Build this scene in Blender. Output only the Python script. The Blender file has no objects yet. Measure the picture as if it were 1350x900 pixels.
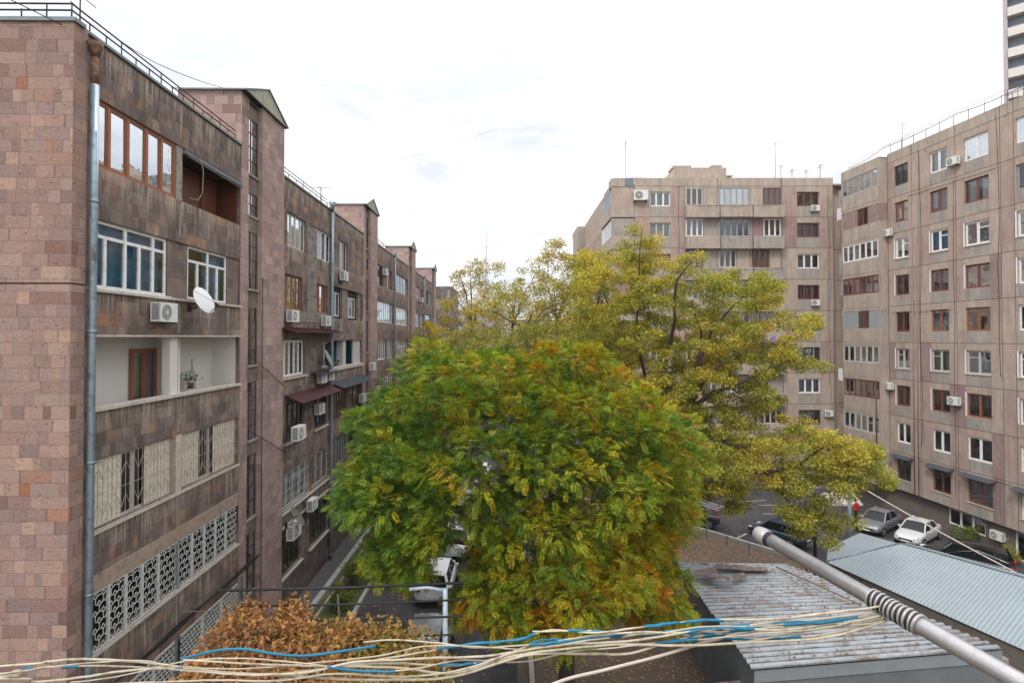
import bpy, bmesh, math, random
import numpy as np
from mathutils import Vector, Matrix
random.seed(7); rng = np.random.default_rng(11)
R = math.radians
SC = bpy.context.scene
COL = SC.collection
# ------------------------------------------------------------ camera, sky, sun, exposure
EYE = 12.6; F = 720.0; PIT = R(0.85); CY = 433.3
cam = bpy.data.objects.new('camera', bpy.data.cameras.new('camera')); COL.objects.link(cam)
cam.location = (0, 0, EYE); cam.rotation_euler = (R(90) + PIT, 0, 0)
cam.data.sensor_width = 36; cam.data.lens = 36 * F / 1350
cam.data.shift_y = -16.7 / 1350; cam.data.clip_start = 0.05; cam.data.clip_end = 9000
SC.camera = cam
SUN_EL, SUN_AZ = R(48), R(215)          # azimuth measured clockwise from +Y
w = bpy.data.worlds.new("World"); SC.world = w; w.use_nodes = True
nt = w.node_tree; nt.nodes.clear()
def wn(t, **k):
    n = nt.nodes.new(t)
    for a, b in k.items(): setattr(n, a, b)
    return n
sky = wn('ShaderNodeTexSky', sky_type='NISHITA', sun_disc=False, sun_elevation=SUN_EL, sun_rotation=SUN_AZ)
sky.air_density = 1.0; sky.dust_density = 2.0
bg1 = wn('ShaderNodeBackground'); bg1.inputs[1].default_value = 0.13
nt.links.new(sky.outputs[0], bg1.inputs[0])
tc = wn('ShaderNodeTexCoord'); sep = wn('ShaderNodeSeparateXYZ'); nt.links.new(tc.outputs['Generated'], sep.inputs[0])
mpw = wn('ShaderNodeMapping'); mpw.inputs['Scale'].default_value = (1.0, 1.0, 3.2); nt.links.new(tc.outputs['Generated'], mpw.inputs[0])
cn = wn('ShaderNodeTexNoise'); cn.inputs['Scale'].default_value = 2.6; cn.inputs['Detail'].default_value = 7; cn.inputs['Roughness'].default_value = .55
cn.inputs['Distortion'].default_value = .4
nt.links.new(mpw.outputs[0], cn.inputs[0])
cr = wn('ShaderNodeValToRGB'); e = cr.color_ramp.elements
e[0].position = .38; e[0].color = (.68, .71, .77, 1); e[1].position = .57; e[1].color = (1.08, 1.08, 1.08, 1)
nt.links.new(cn.outputs[0], cr.inputs[0])
# overcast luminance rises towards the zenith
mr = wn('ShaderNodeMapRange'); mr.inputs[1].default_value = 0.35; mr.inputs[2].default_value = 1; mr.inputs[3].default_value = 1.0; mr.inputs[4].default_value = 2.4
nt.links.new(sep.outputs[2], mr.inputs[0])
bg2 = wn('ShaderNodeBackground'); nt.links.new(cr.outputs[0], bg2.inputs[0]); nt.links.new(mr.outputs[0], bg2.inputs[1])
cr2 = wn('ShaderNodeValToRGB'); e = cr2.color_ramp.elements
e[0].position = .30; e[0].color = (.86, .86, .86, 1); e[1].position = .46; e[1].color = (.99, .99, .99, 1)
nt.links.new(cn.outputs[0], cr2.inputs[0])
mx = wn('ShaderNodeMixShader'); nt.links.new(cr2.outputs[0], mx.inputs[0]); nt.links.new(bg1.outputs[0], mx.inputs[1]); nt.links.new(bg2.outputs[0], mx.inputs[2])
wo = wn('ShaderNodeOutputWorld'); nt.links.new(mx.outputs[0], wo.inputs[0])
sl = bpy.data.lights.new('sun', 'SUN'); sl.energy = 1.45; sl.angle = R(12); sl.color = (1, .96, .9)
so = bpy.data.objects.new('sun', sl); COL.objects.link(so)
sd = Vector((math.sin(SUN_AZ) * math.cos(SUN_EL), math.cos(SUN_AZ) * math.cos(SUN_EL), math.sin(SUN_EL)))
so.rotation_euler = sd.to_track_quat('Z', 'Y').to_euler()
SC.view_settings.view_transform = 'Standard'; SC.view_settings.look = 'None'
SC.view_settings.exposure = 0.42; SC.view_settings.gamma = 1; SC.view_settings.use_curve_mapping = False
SC.cycles.max_bounces = 6; SC.cycles.transparent_max_bounces = 12; SC.cycles.volume_bounces = 0

# ------------------------------------------------------------ geometry from the photograph
_cp, _sp = math.cos(PIT), math.sin(PIT)
def ray(px, py):
    a = (px - 675) / F; b = (CY - py) / F
    return Vector((a, _cp - b * _sp, _sp + b * _cp))
def at(px, py, Y):
    d = ray(px, py); return Vector((0, 0, EYE)) + d * (Y / d.y)
def atz(px, py, z):
    d = ray(px, py); return Vector((0, 0, EYE)) + d * ((z - EYE) / d.z)
def proj(P):
    P = np.asarray(P, float).reshape(-1, 3); x = P[:, 0]; y = P[:, 1]; z = P[:, 2] - EYE
    c = y * _cp + z * _sp; v = -y * _sp + z * _cp
    return 675 + F * x / c, CY - F * v / c
def gz(x):   # ground level, falls gently to the right
    return 0.0 if x < -2 else (-2.0 if x > 24 else -2.0 * (x + 2) / 26)

# ------------------------------------------------------------ tagging
def tag(o, label=None, cat=None, group=None, kind=None):
    if label: o['label'] = label
    if cat: o['category'] = cat
    if group: o['group'] = group
    if kind: o['kind'] = kind
    return o
def thing(name, label, cat, loc=(0, 0, 0), rz=0.0, group=None):
    o = bpy.data.objects.new(name, None); COL.objects.link(o)
    o.empty_display_size = .3; o.location = loc; o.rotation_euler = (0, 0, rz)
    return tag(o, label, cat, group)
def copy_tree(o, parent=None):
    c = o.copy(); COL.objects.link(c)
    if parent is not None: c.parent = parent
    for ch in list(o.children): copy_tree(ch, c)
    return c

# ------------------------------------------------------------ mesh builder
class MB:
    def __init__(s): s.v = []; s.f = []; s.uv = []; s.m = []; s.sm = []
    def face(s, pts, uv=None, m=0, smooth=False):
        i = len(s.v); s.v += [tuple(p) for p in pts]; s.f.append(list(range(i, i + len(pts))))
        if uv is None:
            p = [Vector(q) for q in pts]; n = (p[1] - p[0]).cross(p[2] - p[0]); a = [abs(c) for c in n]
            k = a.index(max(a)); ij = [(1, 2), (0, 2), (0, 1)][k]
            uv = [(q[ij[0]], q[ij[1]]) for q in p]
        s.uv += uv; s.m.append(m); s.sm.append(smooth)
    def box(s, x0, x1, y0, y1, z0, z1, m=0, skip=''):
        P = lambda a, b, c: (a, b, c)
        if 'f' not in skip: s.face([P(x0, y0, z0), P(x1, y0, z0), P(x1, y0, z1), P(x0, y0, z1)], m=m)
        if 'b' not in skip: s.face([P(x1, y1, z0), P(x0, y1, z0), P(x0, y1, z1), P(x1, y1, z1)], m=m)
        if 'l' not in skip: s.face([P(x0, y1, z0), P(x0, y0, z0), P(x0, y0, z1), P(x0, y1, z1)], m=m)
        if 'r' not in skip: s.face([P(x1, y0, z0), P(x1, y1, z0), P(x1, y1, z1), P(x1, y0, z1)], m=m)
        if 't' not in skip: s.face([P(x0, y0, z1), P(x1, y0, z1), P(x1, y1, z1), P(x0, y1, z1)], m=m)
        if 'd' not in skip: s.face([P(x0, y1, z0), P(x1, y1, z0), P(x1, y0, z0), P(x0, y0, z0)], m=m)
        return s
    def tube(s, pts, r, n=8, m=0, caps=True, smooth=True):
        pts = [Vector(p) for p in pts]; k = len(pts)
        rs = r if isinstance(r, (list, tuple)) else [r] * k
        rings = []; u = None
        for i in range(k):
            d = (pts[min(i + 1, k - 1)] - pts[max(i - 1, 0)])
            if d.length < 1e-9: d = Vector((0, 0, 1))
            d.normalize()
            if u is None: u = d.orthogonal().normalized()
            u = (u - d * u.dot(d))
            u = u.normalized() if u.length > 1e-6 else d.orthogonal().normalized()
            v = d.cross(u)
            i0 = len(s.v)
            for j in range(n):
                a = 2 * math.pi * j / n; s.v.append(tuple(pts[i] + (u * math.cos(a) + v * math.sin(a)) * rs[i]))
            rings.append(i0)
        L = 0
        for i in range(k - 1):
            l2 = L + (pts[i + 1] - pts[i]).length
            for j in range(n):
                a, b = rings[i], rings[i + 1]; j2 = (j + 1) % n
                s.f.append([a + j, a + j2, b + j2, b + j]); s.m.append(m); s.sm.append(smooth)
                c = 2 * math.pi * rs[i]
                s.uv += [(c * j / n, L), (c * (j + 1) / n, L), (c * (j + 1) / n, l2), (c * j / n, l2)]
            L = l2
        if caps:
            for i0, fl in ((rings[0], True), (rings[-1], False)):
                f = [i0 + j for j in range(n)]
                if fl: f.reverse()
                s.f.append(f); s.m.append(m); s.sm.append(False); s.uv += [(0, 0)] * n
        return s
    def bar(s, a, b, w=.03, m=0): return s.tube([a, b], w / 2, 4, m, smooth=False)
    def disc(s, c, nrm, r, n=16, m=0):
        c = Vector(c); nrm = Vector(nrm).normalized(); u = nrm.orthogonal().normalized(); v = nrm.cross(u)
        s.face([c + (u * math.cos(2 * math.pi * j / n) + v * math.sin(2 * math.pi * j / n)) * r for j in range(n)], [(0, 0)] * n, m)
    def ring(s, c, nrm, r, tr, n=20, m=0):
        c = Vector(c); nrm = Vector(nrm).normalized(); u = nrm.orthogonal().normalized(); v = nrm.cross(u)
        return s.tube([c + (u * math.cos(2 * math.pi * j / n) + v * math.sin(2 * math.pi * j / n)) * r for j in range(n + 1)], tr, 5, m, caps=False)
    def build(s, name, mats, parent=None, weld=False):
        me = bpy.data.meshes.new(name); me.from_pydata(s.v, [], s.f)
        uvl = me.uv_layers.new(name='UVMap')
        uvl.data.foreach_set('uv', np.array(s.uv, dtype=np.float32).ravel())
        if not isinstance(mats, (list, tuple)): mats = [mats]
        for mm in mats: me.materials.append(mm)
        me.polygons.foreach_set('material_index', np.array(s.m, dtype=np.int32))
        me.polygons.foreach_set('use_smooth', np.array(s.sm, dtype=bool))
        me.update()
        if weld:
            bm = bmesh.new(); bm.from_mesh(me); bmesh.ops.remove_doubles(bm, verts=bm.verts, dist=1e-4); bm.to_mesh(me); bm.free()
        o = bpy.data.objects.new(name, me); COL.objects.link(o)
        if parent is not None: o.parent = parent
        return o

# ------------------------------------------------------------ materials
class NT:
    def __init__(s, name):
        s.mat = bpy.data.materials.new(name); s.mat.use_nodes = True; s.t = s.mat.node_tree; s.t.nodes.clear()
        s.out = s.n('ShaderNodeOutputMaterial')
    def n(s, t, **k):
        q = s.t.nodes.new(t)
        for a, b in k.items(): setattr(q, a, b)
        return q
    def l(s, a, b): s.t.links.new(a, b)
    def math(s, op, a, b=None, c=None):
        q = s.n('ShaderNodeMath', operation=op)
        for i, x in enumerate((a, b, c)):
            if x is None: continue
            if isinstance(x, (int, float)): q.inputs[i].default_value = x
            else: s.l(x, q.inputs[i])
        return q.outputs[0]
    def mix(s, f, a, b, mode='MIX'):
        q = s.n('ShaderNodeMix', data_type='RGBA', blend_type=mode)
        for i, x in ((0, f), (6, a), (7, b)):
            if isinstance(x, (int, float)): q.inputs[i].default_value = x
            elif isinstance(x, tuple): q.inputs[i].default_value = (*x[:3], 1)
            else: s.l(x, q.inputs[i])
        return q.outputs[2]
    def ramp(s, f, stops, interp='LINEAR'):
        q = s.n('ShaderNodeValToRGB'); cr = q.color_ramp; cr.interpolation = interp
        while len(cr.elements) < len(stops): cr.elements.new(.5)
        for e, (p, c) in zip(cr.elements, stops): e.position = p; e.color = (*c, 1) if len(c) == 3 else c
        s.l(f, q.inputs[0]); return q.outputs[0]
    def noise(s, vec, scale, detail=4, rough=.55, dist=0, out=0):
        q = s.n('ShaderNodeTexNoise'); q.inputs['Scale'].default_value = scale; q.inputs['Detail'].default_value = detail
        q.inputs['Roughness'].default_value = rough; q.inputs['Distortion'].default_value = dist
        if vec is not None: s.l(vec, q.inputs[0])
        return q.outputs[out]
    def map(s, vec, sc=(1, 1, 1), loc=(0, 0, 0), rot=(0, 0, 0)):
        q = s.n('ShaderNodeMapping'); q.inputs['Scale'].default_value = sc; q.inputs['Location'].default_value = loc; q.inputs['Rotation'].default_value = rot
        s.l(vec, q.inputs[0]); return q.outputs[0]
    def uv(s): return s.n('ShaderNodeUVMap', uv_map='UVMap').outputs[0]
    def obj(s): return s.n('ShaderNodeTexCoord').outputs['Object']
    def xyz(s, v):
        q = s.n('ShaderNodeSeparateXYZ'); s.l(v, q.inputs[0]); return q.outputs
    def comb(s, x, y, z=0):
        q = s.n('ShaderNodeCombineXYZ')
        for i, a in enumerate((x, y, z)):
            if isinstance(a, (int, float)): q.inputs[i].default_value = a
            else: s.l(a, q.inputs[i])
        return q.outputs[0]
    def white(s, vec, out=0):
        q = s.n('ShaderNodeTexWhiteNoise', noise_dimensions='3D'); s.l(vec, q.inputs[0]); return q.outputs[out]
    def bump(s, h, strength=.3, dist=.01):
        q = s.n('ShaderNodeBump'); q.inputs['Strength'].default_value = strength; q.inputs['Distance'].default_value = dist
        s.l(h, q.inputs['Height']); return q.outputs[0]
    def pbsdf(s, col, rough=.8, metal=0, normal=None, spec=.3, **k):
        q = s.n('ShaderNodeBsdfPrincipled')
        if isinstance(col, tuple): q.inputs['Base Color'].default_value = (*col[:3], 1)
        else: s.l(col, q.inputs['Base Color'])
        if isinstance(rough, (int, float)): q.inputs['Roughness'].default_value = rough
        else: s.l(rough, q.inputs['Roughness'])
        q.inputs['Metallic'].default_value = metal; q.inputs['Specular IOR Level'].default_value = spec
        if normal is not None: s.l(normal, q.inputs['Normal'])
        for a, b in k.items(): q.inputs[a].default_value = b
        s.l(q.outputs[0], s.out.inputs[0]); return q

def m_plain(name, col, rough=.6, metal=0, var=.18, scale=3.0, spec=.3, bump=0.0, dirt=None, bscale=40, **k):
    t = NT(name); v = t.obj()
    a = t.noise(v, scale, 5, .6)
    c = t.mix(a, tuple(x * (1 - var) for x in col), tuple(min(1, x * (1 + var)) for x in col))
    if dirt:
        q = t.ramp(t.noise(v, scale * 2.3, 6, .7, .5), [(.5, (0, 0, 0)), (.68, (1, 1, 1))]); c = t.mix(q, c, dirt)
    nm = t.bump(t.noise(v, bscale, 4, .6), bump, .01) if bump else None
    t.pbsdf(c, rough, metal, nm, spec, **k); return t.mat

def blocks(t, h, w0, w1, joint=.012, seed=0.0):
    """irregular coursed blocks on the UV map (metres): returns per-block random colour, joint mask"""
    u, v, _ = t.xyz(t.uv())
    row = t.math('FLOOR', t.math('DIVIDE', v, h))
    rr = t.white(t.comb(row, seed, 3.1), 1); rx, ry, rz = t.xyz(rr)
    wd = t.math('ADD', t.math('MULTIPLY', rx, w1 - w0), w0)
    uu = t.math('ADD', t.math('DIVIDE', u, wd), t.math('MULTIPLY', ry, 7.3))
    # uneven widths: warp before flooring
    uw = t.math('ADD', uu, t.math('MULTIPLY', t.math('SINE', t.math('MULTIPLY', uu, 2.399)), .33))
    col = t.math('FLOOR', uw)
    rnd = t.white(t.comb(col, row, seed + .5), 1)
    fu = t.math('SUBTRACT', uw, col); fv = t.math('SUBTRACT', t.math('DIVIDE', v, h), row)
    du = t.math('MULTIPLY', t.math('MINIMUM', fu, t.math('SUBTRACT', 1, fu)), (w0 + w1) / 2)
    dv = t.math('MULTIPLY', t.math('MINIMUM', fv, t.math('SUBTRACT', 1, fv)), h)
    d = t.math('MINIMUM', du, dv)
    return rnd, d, u, v, joint

def m_tuff(name, stops, h=.29, w0=.24, w1=.52, stain=0.0, streak=None, joint_col=(.10, .075, .065), seed=0.0, pits=.35, gain=1.0):
    t = NT(name); rnd, d, u, v, jw = blocks(t, h, w0, w1, seed=seed)
    rx, ry, rz = t.xyz(rnd)
    c = t.ramp(rx, [(p, tuple(x * gain for x in cc)) for p, cc in stops])
    c = t.mix(t.math('MULTIPLY', ry, .62), c, t.mix(rz, (.30 * gain, .235 * gain, .21 * gain), (.15 * gain, .12 * gain, .115 * gain)))
    uv = t.uv(); vo = t.comb(u, v, rx)
    fine = t.noise(vo, 22, 6, .7); c = t.mix(.75, c, t.mix(fine, (.5, .48, .48), (1.45, 1.45, 1.43)), 'MULTIPLY')
    med = t.noise(t.map(vo, (1, 2.2, 1)), 5, 5, .65, .8); c = t.mix(.5, c, t.mix(med, (.66, .64, .64), (1.34, 1.34, 1.33)), 'MULTIPLY')
    # dark pits and veins of the volcanic stone
    pit = t.ramp(t.noise(t.map(vo, (1, 1.9, 1), rot=(0, 0, .6)), 9, 3, .6, 1.5), [(.345, (1, 1, 1)), (.385, (0, 0, 0))]); c = t.mix(t.math('MULTIPLY', t.xyz(pit)[0], pits), c, (.07, .055, .05))
    big = t.noise(uv, .45, 4, .6); c = t.mix(.5, c, t.mix(big, (.62, .6, .62), (1.3, 1.28, 1.24)), 'MULTIPLY')
    if streak:
        dk = t.ramp(t.noise(t.map(uv, (1.3, .75, 1), (7, 2, 0)), 1.0, 7, .72, .5), [(.38, (0, 0, 0)), (.62, (1, 1, 1))])
        c = t.mix(t.math('MULTIPLY', t.xyz(dk)[0], stain), c, (.050, .042, .038))
        fr = t.math('FRACT', t.math('DIVIDE', t.math('SUBTRACT', v, 1.8), 3.0))
        # lime runs down from each sill, patchy and of uneven length
        ln = t.noise(t.map(uv, (3.2, .02, 1), (2, 0, 0)), 1.0, 5, .7)
        top = t.ramp(t.math('SUBTRACT', fr, t.math('MULTIPLY', t.math('SUBTRACT', .62, ln), 1.5)), [(.58, (0, 0, 0)), (.86, (1, 1, 1))])
        st = t.noise(t.map(uv, (11, .5, 1)), 1.0, 6, .68, .35); msk = t.ramp(st, [(.44, (0, 0, 0)), (.56, (1, 1, 1))])
        c = t.mix(t.math('MULTIPLY', t.math('MULTIPLY', t.xyz(msk)[0], t.xyz(top)[0]), .72), c, streak)
        st3 = t.ramp(t.noise(t.map(uv, (7, .3, 1), (5, 5, 0)), 1.0, 4, .6, .2), [(.60, (0, 0, 0)), (.68, (1, 1, 1))])
        c = t.mix(t.math('MULTIPLY', t.xyz(st3)[0], .35), c, (.045, .038, .035))
    j = t.math('LESS_THAN', d, jw * .5); c = t.mix(t.math('MULTIPLY', j, .55), c, joint_col)
    hh = t.math('ADD', t.math('MULTIPLY', t.math('MINIMUM', d, .012), 40), t.math('ADD', fine, t.math('MULTIPLY', rz, .5)))
    t.pbsdf(c, .92, 0, t.bump(hh, .5, .012), .15); return t.mat

M = {}
PK = [(0, (.19, .125, .125)), (.15, (.25, .17, .165)), (.36, (.31, .22, .205)), (.52, (.23, .165, .175)), (.70, (.35, .255, .215)), (.88, (.27, .19, .18)), (.955, (.29, .17, .13)), (.968, (.25, .10, .055)), (1, (.12, .075, .085))]
M['tuff'] = m_tuff('pink_tuff_blocks', [(p, (c[0] * 1.1, c[1] * 1.04, c[2] * .93)) for p, c in PK], gain=1.08, pits=.7, stain=.0)
M['tuff_tower'] = m_tuff('rose_tuff_blocks', [(0, (.27, .185, .17)), (.4, (.33, .235, .21)), (.7, (.24, .165, .165)), (.9, (.37, .27, .23)), (1, (.19, .12, .105))], h=.34, w0=.3, w1=.55, seed=4.0, pits=.3, gain=1.3)
BR = [(0, (.085, .068, .062)), (.25, (.15, .115, .10)), (.5, (.11, .09, .085)), (.72, (.20, .15, .125)), (.88, (.26, .165, .11)), (1, (.24, .12, .065))]
M['spandrel'] = m_tuff('weathered_tuff_blocks', BR, h=.33, w0=.3, w1=.55, streak=(.46, .385, .31), stain=.62, seed=8.0, pits=.2, gain=1.35)
M['stair_stone'] = m_tuff('yellow_grey_tuff', [(0, (.20, .16, .13)), (.5, (.27, .215, .17)), (1, (.17, .135, .12))], h=.3, w0=.3, w1=.5, streak=(.36, .3, .24), stain=.45, seed=12.0)
M['infill_brick'] = m_tuff('grey_rubble_blocks', [(0, (.12, .11, .10)), (.5, (.20, .185, .165)), (1, (.28, .25, .22))], h=.2, w0=.28, w1=.42, seed=15.0, joint_col=(.34, .32, .28), pits=.1)
M['dark_stone'] = m_tuff('dark_base_stone', [(0, (.07, .058, .055)), (.5, (.11, .085, .08)), (1, (.15, .10, .08))], h=.4, w0=.4, w1=.8, seed=21.0, streak=(.2, .17, .15), stain=.5)
def m_panel(name, c1, c2, c3, seed=0., vert=True):
    t = NT(name); uv = t.uv(); u, v, _ = t.xyz(uv)
    rnd, d, _, _, jw = blocks(t, 1.1, .22, .5, seed=seed); rx, ry, rz = t.xyz(rnd)
    c = t.mix(t.math('MULTIPLY', rx, .55), c1, c2)
    c = t.mix(t.ramp(t.noise(t.map(uv, (1.2, .5, 1), (seed, 0, 0)), 1.0, 5, .6), [(.42, (0, 0, 0)), (.66, (1, 1, 1))]), c, c3)
    c = t.mix(.5, c, t.mix(t.noise(t.map(uv, (2.4, 1.3, 1), (seed, 3, 0)), 1.0, 7, .74), (.6, .58, .57), (1.4, 1.4, 1.4)), 'MULTIPLY')
    c = t.mix(.45, c, t.mix(t.noise(uv, 14, 4, .7), (.7, .7, .7), (1.25, 1.25, 1.25)), 'MULTIPLY')
    pq = t.ramp(t.noise(t.map(uv, (1, .5, 1), (seed * 2, 5, 0)), 2.6, 3, .5, 1.), [(.30, (1, 1, 1)), (.345, (0, 0, 0))])
    c = t.mix(t.math('MULTIPLY', t.xyz(pq)[0], .45), c, (.16, .10, .10))
    st = t.ramp(t.noise(t.map(uv, (5, .3, 1), (seed, 9, 0)), 1.0, 5, .66), [(.5, (0, 0, 0)), (.72, (1, 1, 1))]); c = t.mix(t.math('MULTIPLY', t.xyz(st)[0], .5), c, (.13, .105, .09))
    t.pbsdf(c, .93, 0, t.bump(t.noise(uv, 30, 4, .7), .35, .01), .12); return t.mat
M['pan_pink'] = m_panel('pink_stone_panel', (.40, .31, .255), (.36, .27, .23), (.43, .35, .29))
M['pan_rose'] = m_panel('rose_stone_panel', (.37, .275, .235), (.42, .325, .27), (.33, .24, .21), 3.)
M['pan_beige'] = m_panel('beige_concrete_panel', (.43, .36, .295), (.39, .33, .275), (.35, .29, .25), 6.)
M['pan_grey'] = m_panel('grey_concrete_infill', (.34, .31, .275), (.38, .34, .30), (.28, .25, .225), 9.)
M['pan_purple'] = m_panel('purple_stone_patch', (.30, .21, .20), (.33, .24, .22), (.26, .18, .17), 12.)
M['joint'] = m_plain('dark_panel_joint', (.10, .08, .07), .9)
M['concrete'] = m_plain('weathered_concrete', (.30, .27, .235), .9, var=.25, scale=1.5, bump=.3, dirt=(.14, .12, .105))
M['lintel'] = m_plain('pale_plaster_band', (.36, .27, .215), .9, var=.25, scale=2, bump=.3, dirt=(.2, .15, .12))
M['ledge'] = m_plain('pale_ledge', (.50, .45, .39), .85, var=.15, scale=3, dirt=(.3, .26, .22))
M['white'] = m_plain('white_window_frame', (.74, .74, .73), .45, var=.06, dirt=(.5, .49, .46))
M['oldwhite'] = m_plain('old_painted_frame', (.48, .47, .44), .7, var=.15, dirt=(.24, .21, .18), scale=9)
M['wood'] = m_plain('brown_window_frame', (.27, .10, .05), .45, var=.25, scale=6)
M['redwood'] = m_plain('red_brown_frame', (.17, .06, .04), .5, var=.25, scale=6)
M['darkframe'] = m_plain('dark_window_frame', (.05, .045, .043), .6)
M['greyframe'] = m_plain('grey_window_frame', (.28, .30, .31), .6, var=.15)
M['plaster'] = m_plain('white_plaster', (.62, .59, .56), .9, var=.05, scale=1.2)
M['pinkplaster'] = m_plain('pinkish_plaster', (.36, .25, .22), .9, var=.12)
M['teal'] = m_plain('turquoise_paint', (.06, .33, .42), .7, var=.2, scale=1.3)
M['woodpanel'] = m_plain('varnished_boards', (.12, .036, .018), .45, var=.35, scale=2)
M['inner'] = m_plain('dim_interior', (.045, .04, .038), .95, var=.5, scale=.7)  # near-black colour stands in for the shade of unlit rooms
M['green_glasswall'] = m_plain('green_painted_glass', (.05, .20, .17), .15, var=.4, scale=.8, spec=.6)
M['pipe'] = m_plain('grey_blue_pipe', (.26, .33, .38), .4, .55, var=.15, scale=2, dirt=(.16, .17, .18))
M['pipe_white'] = m_plain('new_zinc_pipe', (.55, .62, .70), .35, .6, var=.1)
M['rust'] = m_plain('rusty_metal', (.17, .09, .055), .8, .2, var=.4, scale=4, dirt=(.3, .26, .2))
M['rail'] = m_plain('dark_rail', (.06, .035, .045), .6, .3)
M['rail_rust'] = m_plain('red_brown_rail', (.16, .06, .055), .6, .3)
M['iron'] = m_plain('dark_iron', (.03, .03, .033), .6, .4)
M['sheetcap'] = m_plain('zinc_coping', (.17, .20, .21), .5, .5, var=.25)
M['gable'] = m_plain('olive_sheet_metal', (.36, .36, .27), .55, .25, var=.12, dirt=(.24, .22, .16))
M['awn_red'] = m_plain('maroon_sheet_awning', (.105, .04, .042), .55, .2, var=.25)
M['awn_grey'] = m_plain('dark_grey_awning', (.09, .10, .115), .5, .3, var=.25)
M['cur_white'] = m_plain('white_curtain', (.62, .60, .56), .9, var=.12, scale=5)
M['cur_dirty'] = m_plain('soiled_white_curtain', (.68, .62, .52), .9, var=.2, scale=6, dirt=(.4, .3, .22))
M['cur_teal'] = m_plain('blue_curtain', (.06, .30, .50), .9, var=.3, scale=4)
M['cur_green'] = m_plain('green_curtain', (.20, .25, .16), .9, var=.25, scale=4)
M['cur_beige'] = m_plain('beige_curtain', (.34, .29, .22), .9, var=.2, scale=4)
M['cur_brown'] = m_plain('brown_curtain', (.13, .075, .05), .9, var=.25, scale=4)
M['cur_grey'] = m_plain('grey_net_curtain', (.30, .32, .34), .9, var=.25, scale=4)
M['grille'] = m_plain('pale_painted_grille', (.58, .60, .58), .6, var=.2, scale=8, dirt=(.4, .32, .24))
M['grille_rust'] = m_plain('rust_spotted_grille', (.40, .35, .30), .7, var=.3, scale=9, dirt=(.25, .14, .09))
M['acwhite'] = m_plain('air_unit_white', (.68, .68, .65), .45, var=.05, dirt=(.5, .48, .44))
M['acdark'] = m_plain('air_unit_grille', (.14, .145, .15), .6)
M['dish'] = m_plain('dish_white', (.70, .70, .69), .5, var=.05)
M['dish_grey'] = m_plain('dish_grey', (.20, .24, .23), .5, var=.15)
def m_glass(name, tint=(.85, .9, .92), base=.06, rough=.02):
    t = NT(name); tr = t.n('ShaderNodeBsdfTransparent'); tr.inputs[0].default_value = (*tint, 1)
    gl = t.n('ShaderNodeBsdfGlossy'); gl.inputs['Roughness'].default_value = rough; gl.inputs[0].default_value = (.9, .95, 1, 1)
    bm_ = t.bump(t.noise(t.obj(), 1.7, 2, .5), .08, .05); t.l(bm_, gl.inputs['Normal'])
    fr = t.n('ShaderNodeFresnel'); fr.inputs[0].default_value = 1.5
    f = t.math('MINIMUM', t.math('ADD', t.math('MULTIPLY', fr.outputs[0], 1.1), base), 1.0)
    mx = t.n('ShaderNodeMixShader'); t.l(f, mx.inputs[0]); t.l(tr.outputs[0], mx.inputs[1]); t.l(gl.outputs[0], mx.inputs[2])
    t.l(mx.outputs[0], t.out.inputs[0]); return t.mat
M['glass'] = m_glass('window_glass')
M['glass_mirror'] = m_glass('reflective_window_glass', (.5, .55, .6), .62)
M['glass_sky'] = m_glass('stairwell_glass', (.5, .8, .72), .5)
M['glass_bright'] = m_glass('sky_reflecting_glass', (.75, .82, .88), .34)
M['glass_dim'] = m_glass('dusty_window_glass', (.6, .62, .62), .10, .12)
def m_corr(name, c1, c2, rust=None, rough=.5, metal=.3, pitch=None, seed=0., shv=.5, line=None, lk=.8, lcol=(.05, .045, .04)):
    t = NT(name); uv = t.uv()
    c = t.mix(t.noise(t.map(uv, (.3, 2.2, 1)), 2.0, 5, .6), c1, c2)
    sh = t.white(t.map(t.comb(t.math('FLOOR', t.math('DIVIDE', t.xyz(uv)[0], 1.9)), t.math('FLOOR', t.math('DIVIDE', t.xyz(uv)[1], 1.05)), seed)), 0)
    c = t.mix(shv, c, t.mix(sh, (.72, .72, .72), (1.22, 1.22, 1.22)), 'MULTIPLY')
    if rust:
        q = t.ramp(t.noise(t.map(uv, (.8, 1.4, 1), (seed, 0, 0)), 1.1, 6, .72, .6), [(.50, (0, 0, 0)), (.64, (1, 1, 1))]); c = t.mix(t.math('MULTIPLY', t.xyz(q)[0], .8), c, rust)
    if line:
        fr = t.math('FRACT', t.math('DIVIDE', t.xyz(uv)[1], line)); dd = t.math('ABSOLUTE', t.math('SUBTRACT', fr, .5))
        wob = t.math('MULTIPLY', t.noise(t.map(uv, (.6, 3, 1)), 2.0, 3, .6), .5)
        lm = t.ramp(t.math('ADD', dd, t.math('SUBTRACT', wob, .25)), [(.10, (1, 1, 1)), (.22, (0, 0, 0))]); c = t.mix(t.math('MULTIPLY', t.xyz(lm)[0], lk), c, lcol)  # dark line in each trough: dirt plus valley shade put into the colour
    gr = t.noise(uv, 20, 3, .7); c = t.mix(.4, c, t.mix(gr, (.7, .7, .7), (1.2, 1.2, 1.2)), 'MULTIPLY')
    t.pbsdf(c, rough, metal, None, .4); return t.mat
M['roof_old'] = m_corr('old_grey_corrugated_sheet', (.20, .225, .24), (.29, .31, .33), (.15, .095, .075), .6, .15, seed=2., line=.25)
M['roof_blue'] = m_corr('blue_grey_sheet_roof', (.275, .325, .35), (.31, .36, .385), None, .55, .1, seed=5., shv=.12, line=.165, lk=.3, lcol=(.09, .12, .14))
M['roof_far'] = m_corr('pale_zinc_roof', (.36, .46, .50), (.46, .54, .56), None, .5, .3, seed=7.)
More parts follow.
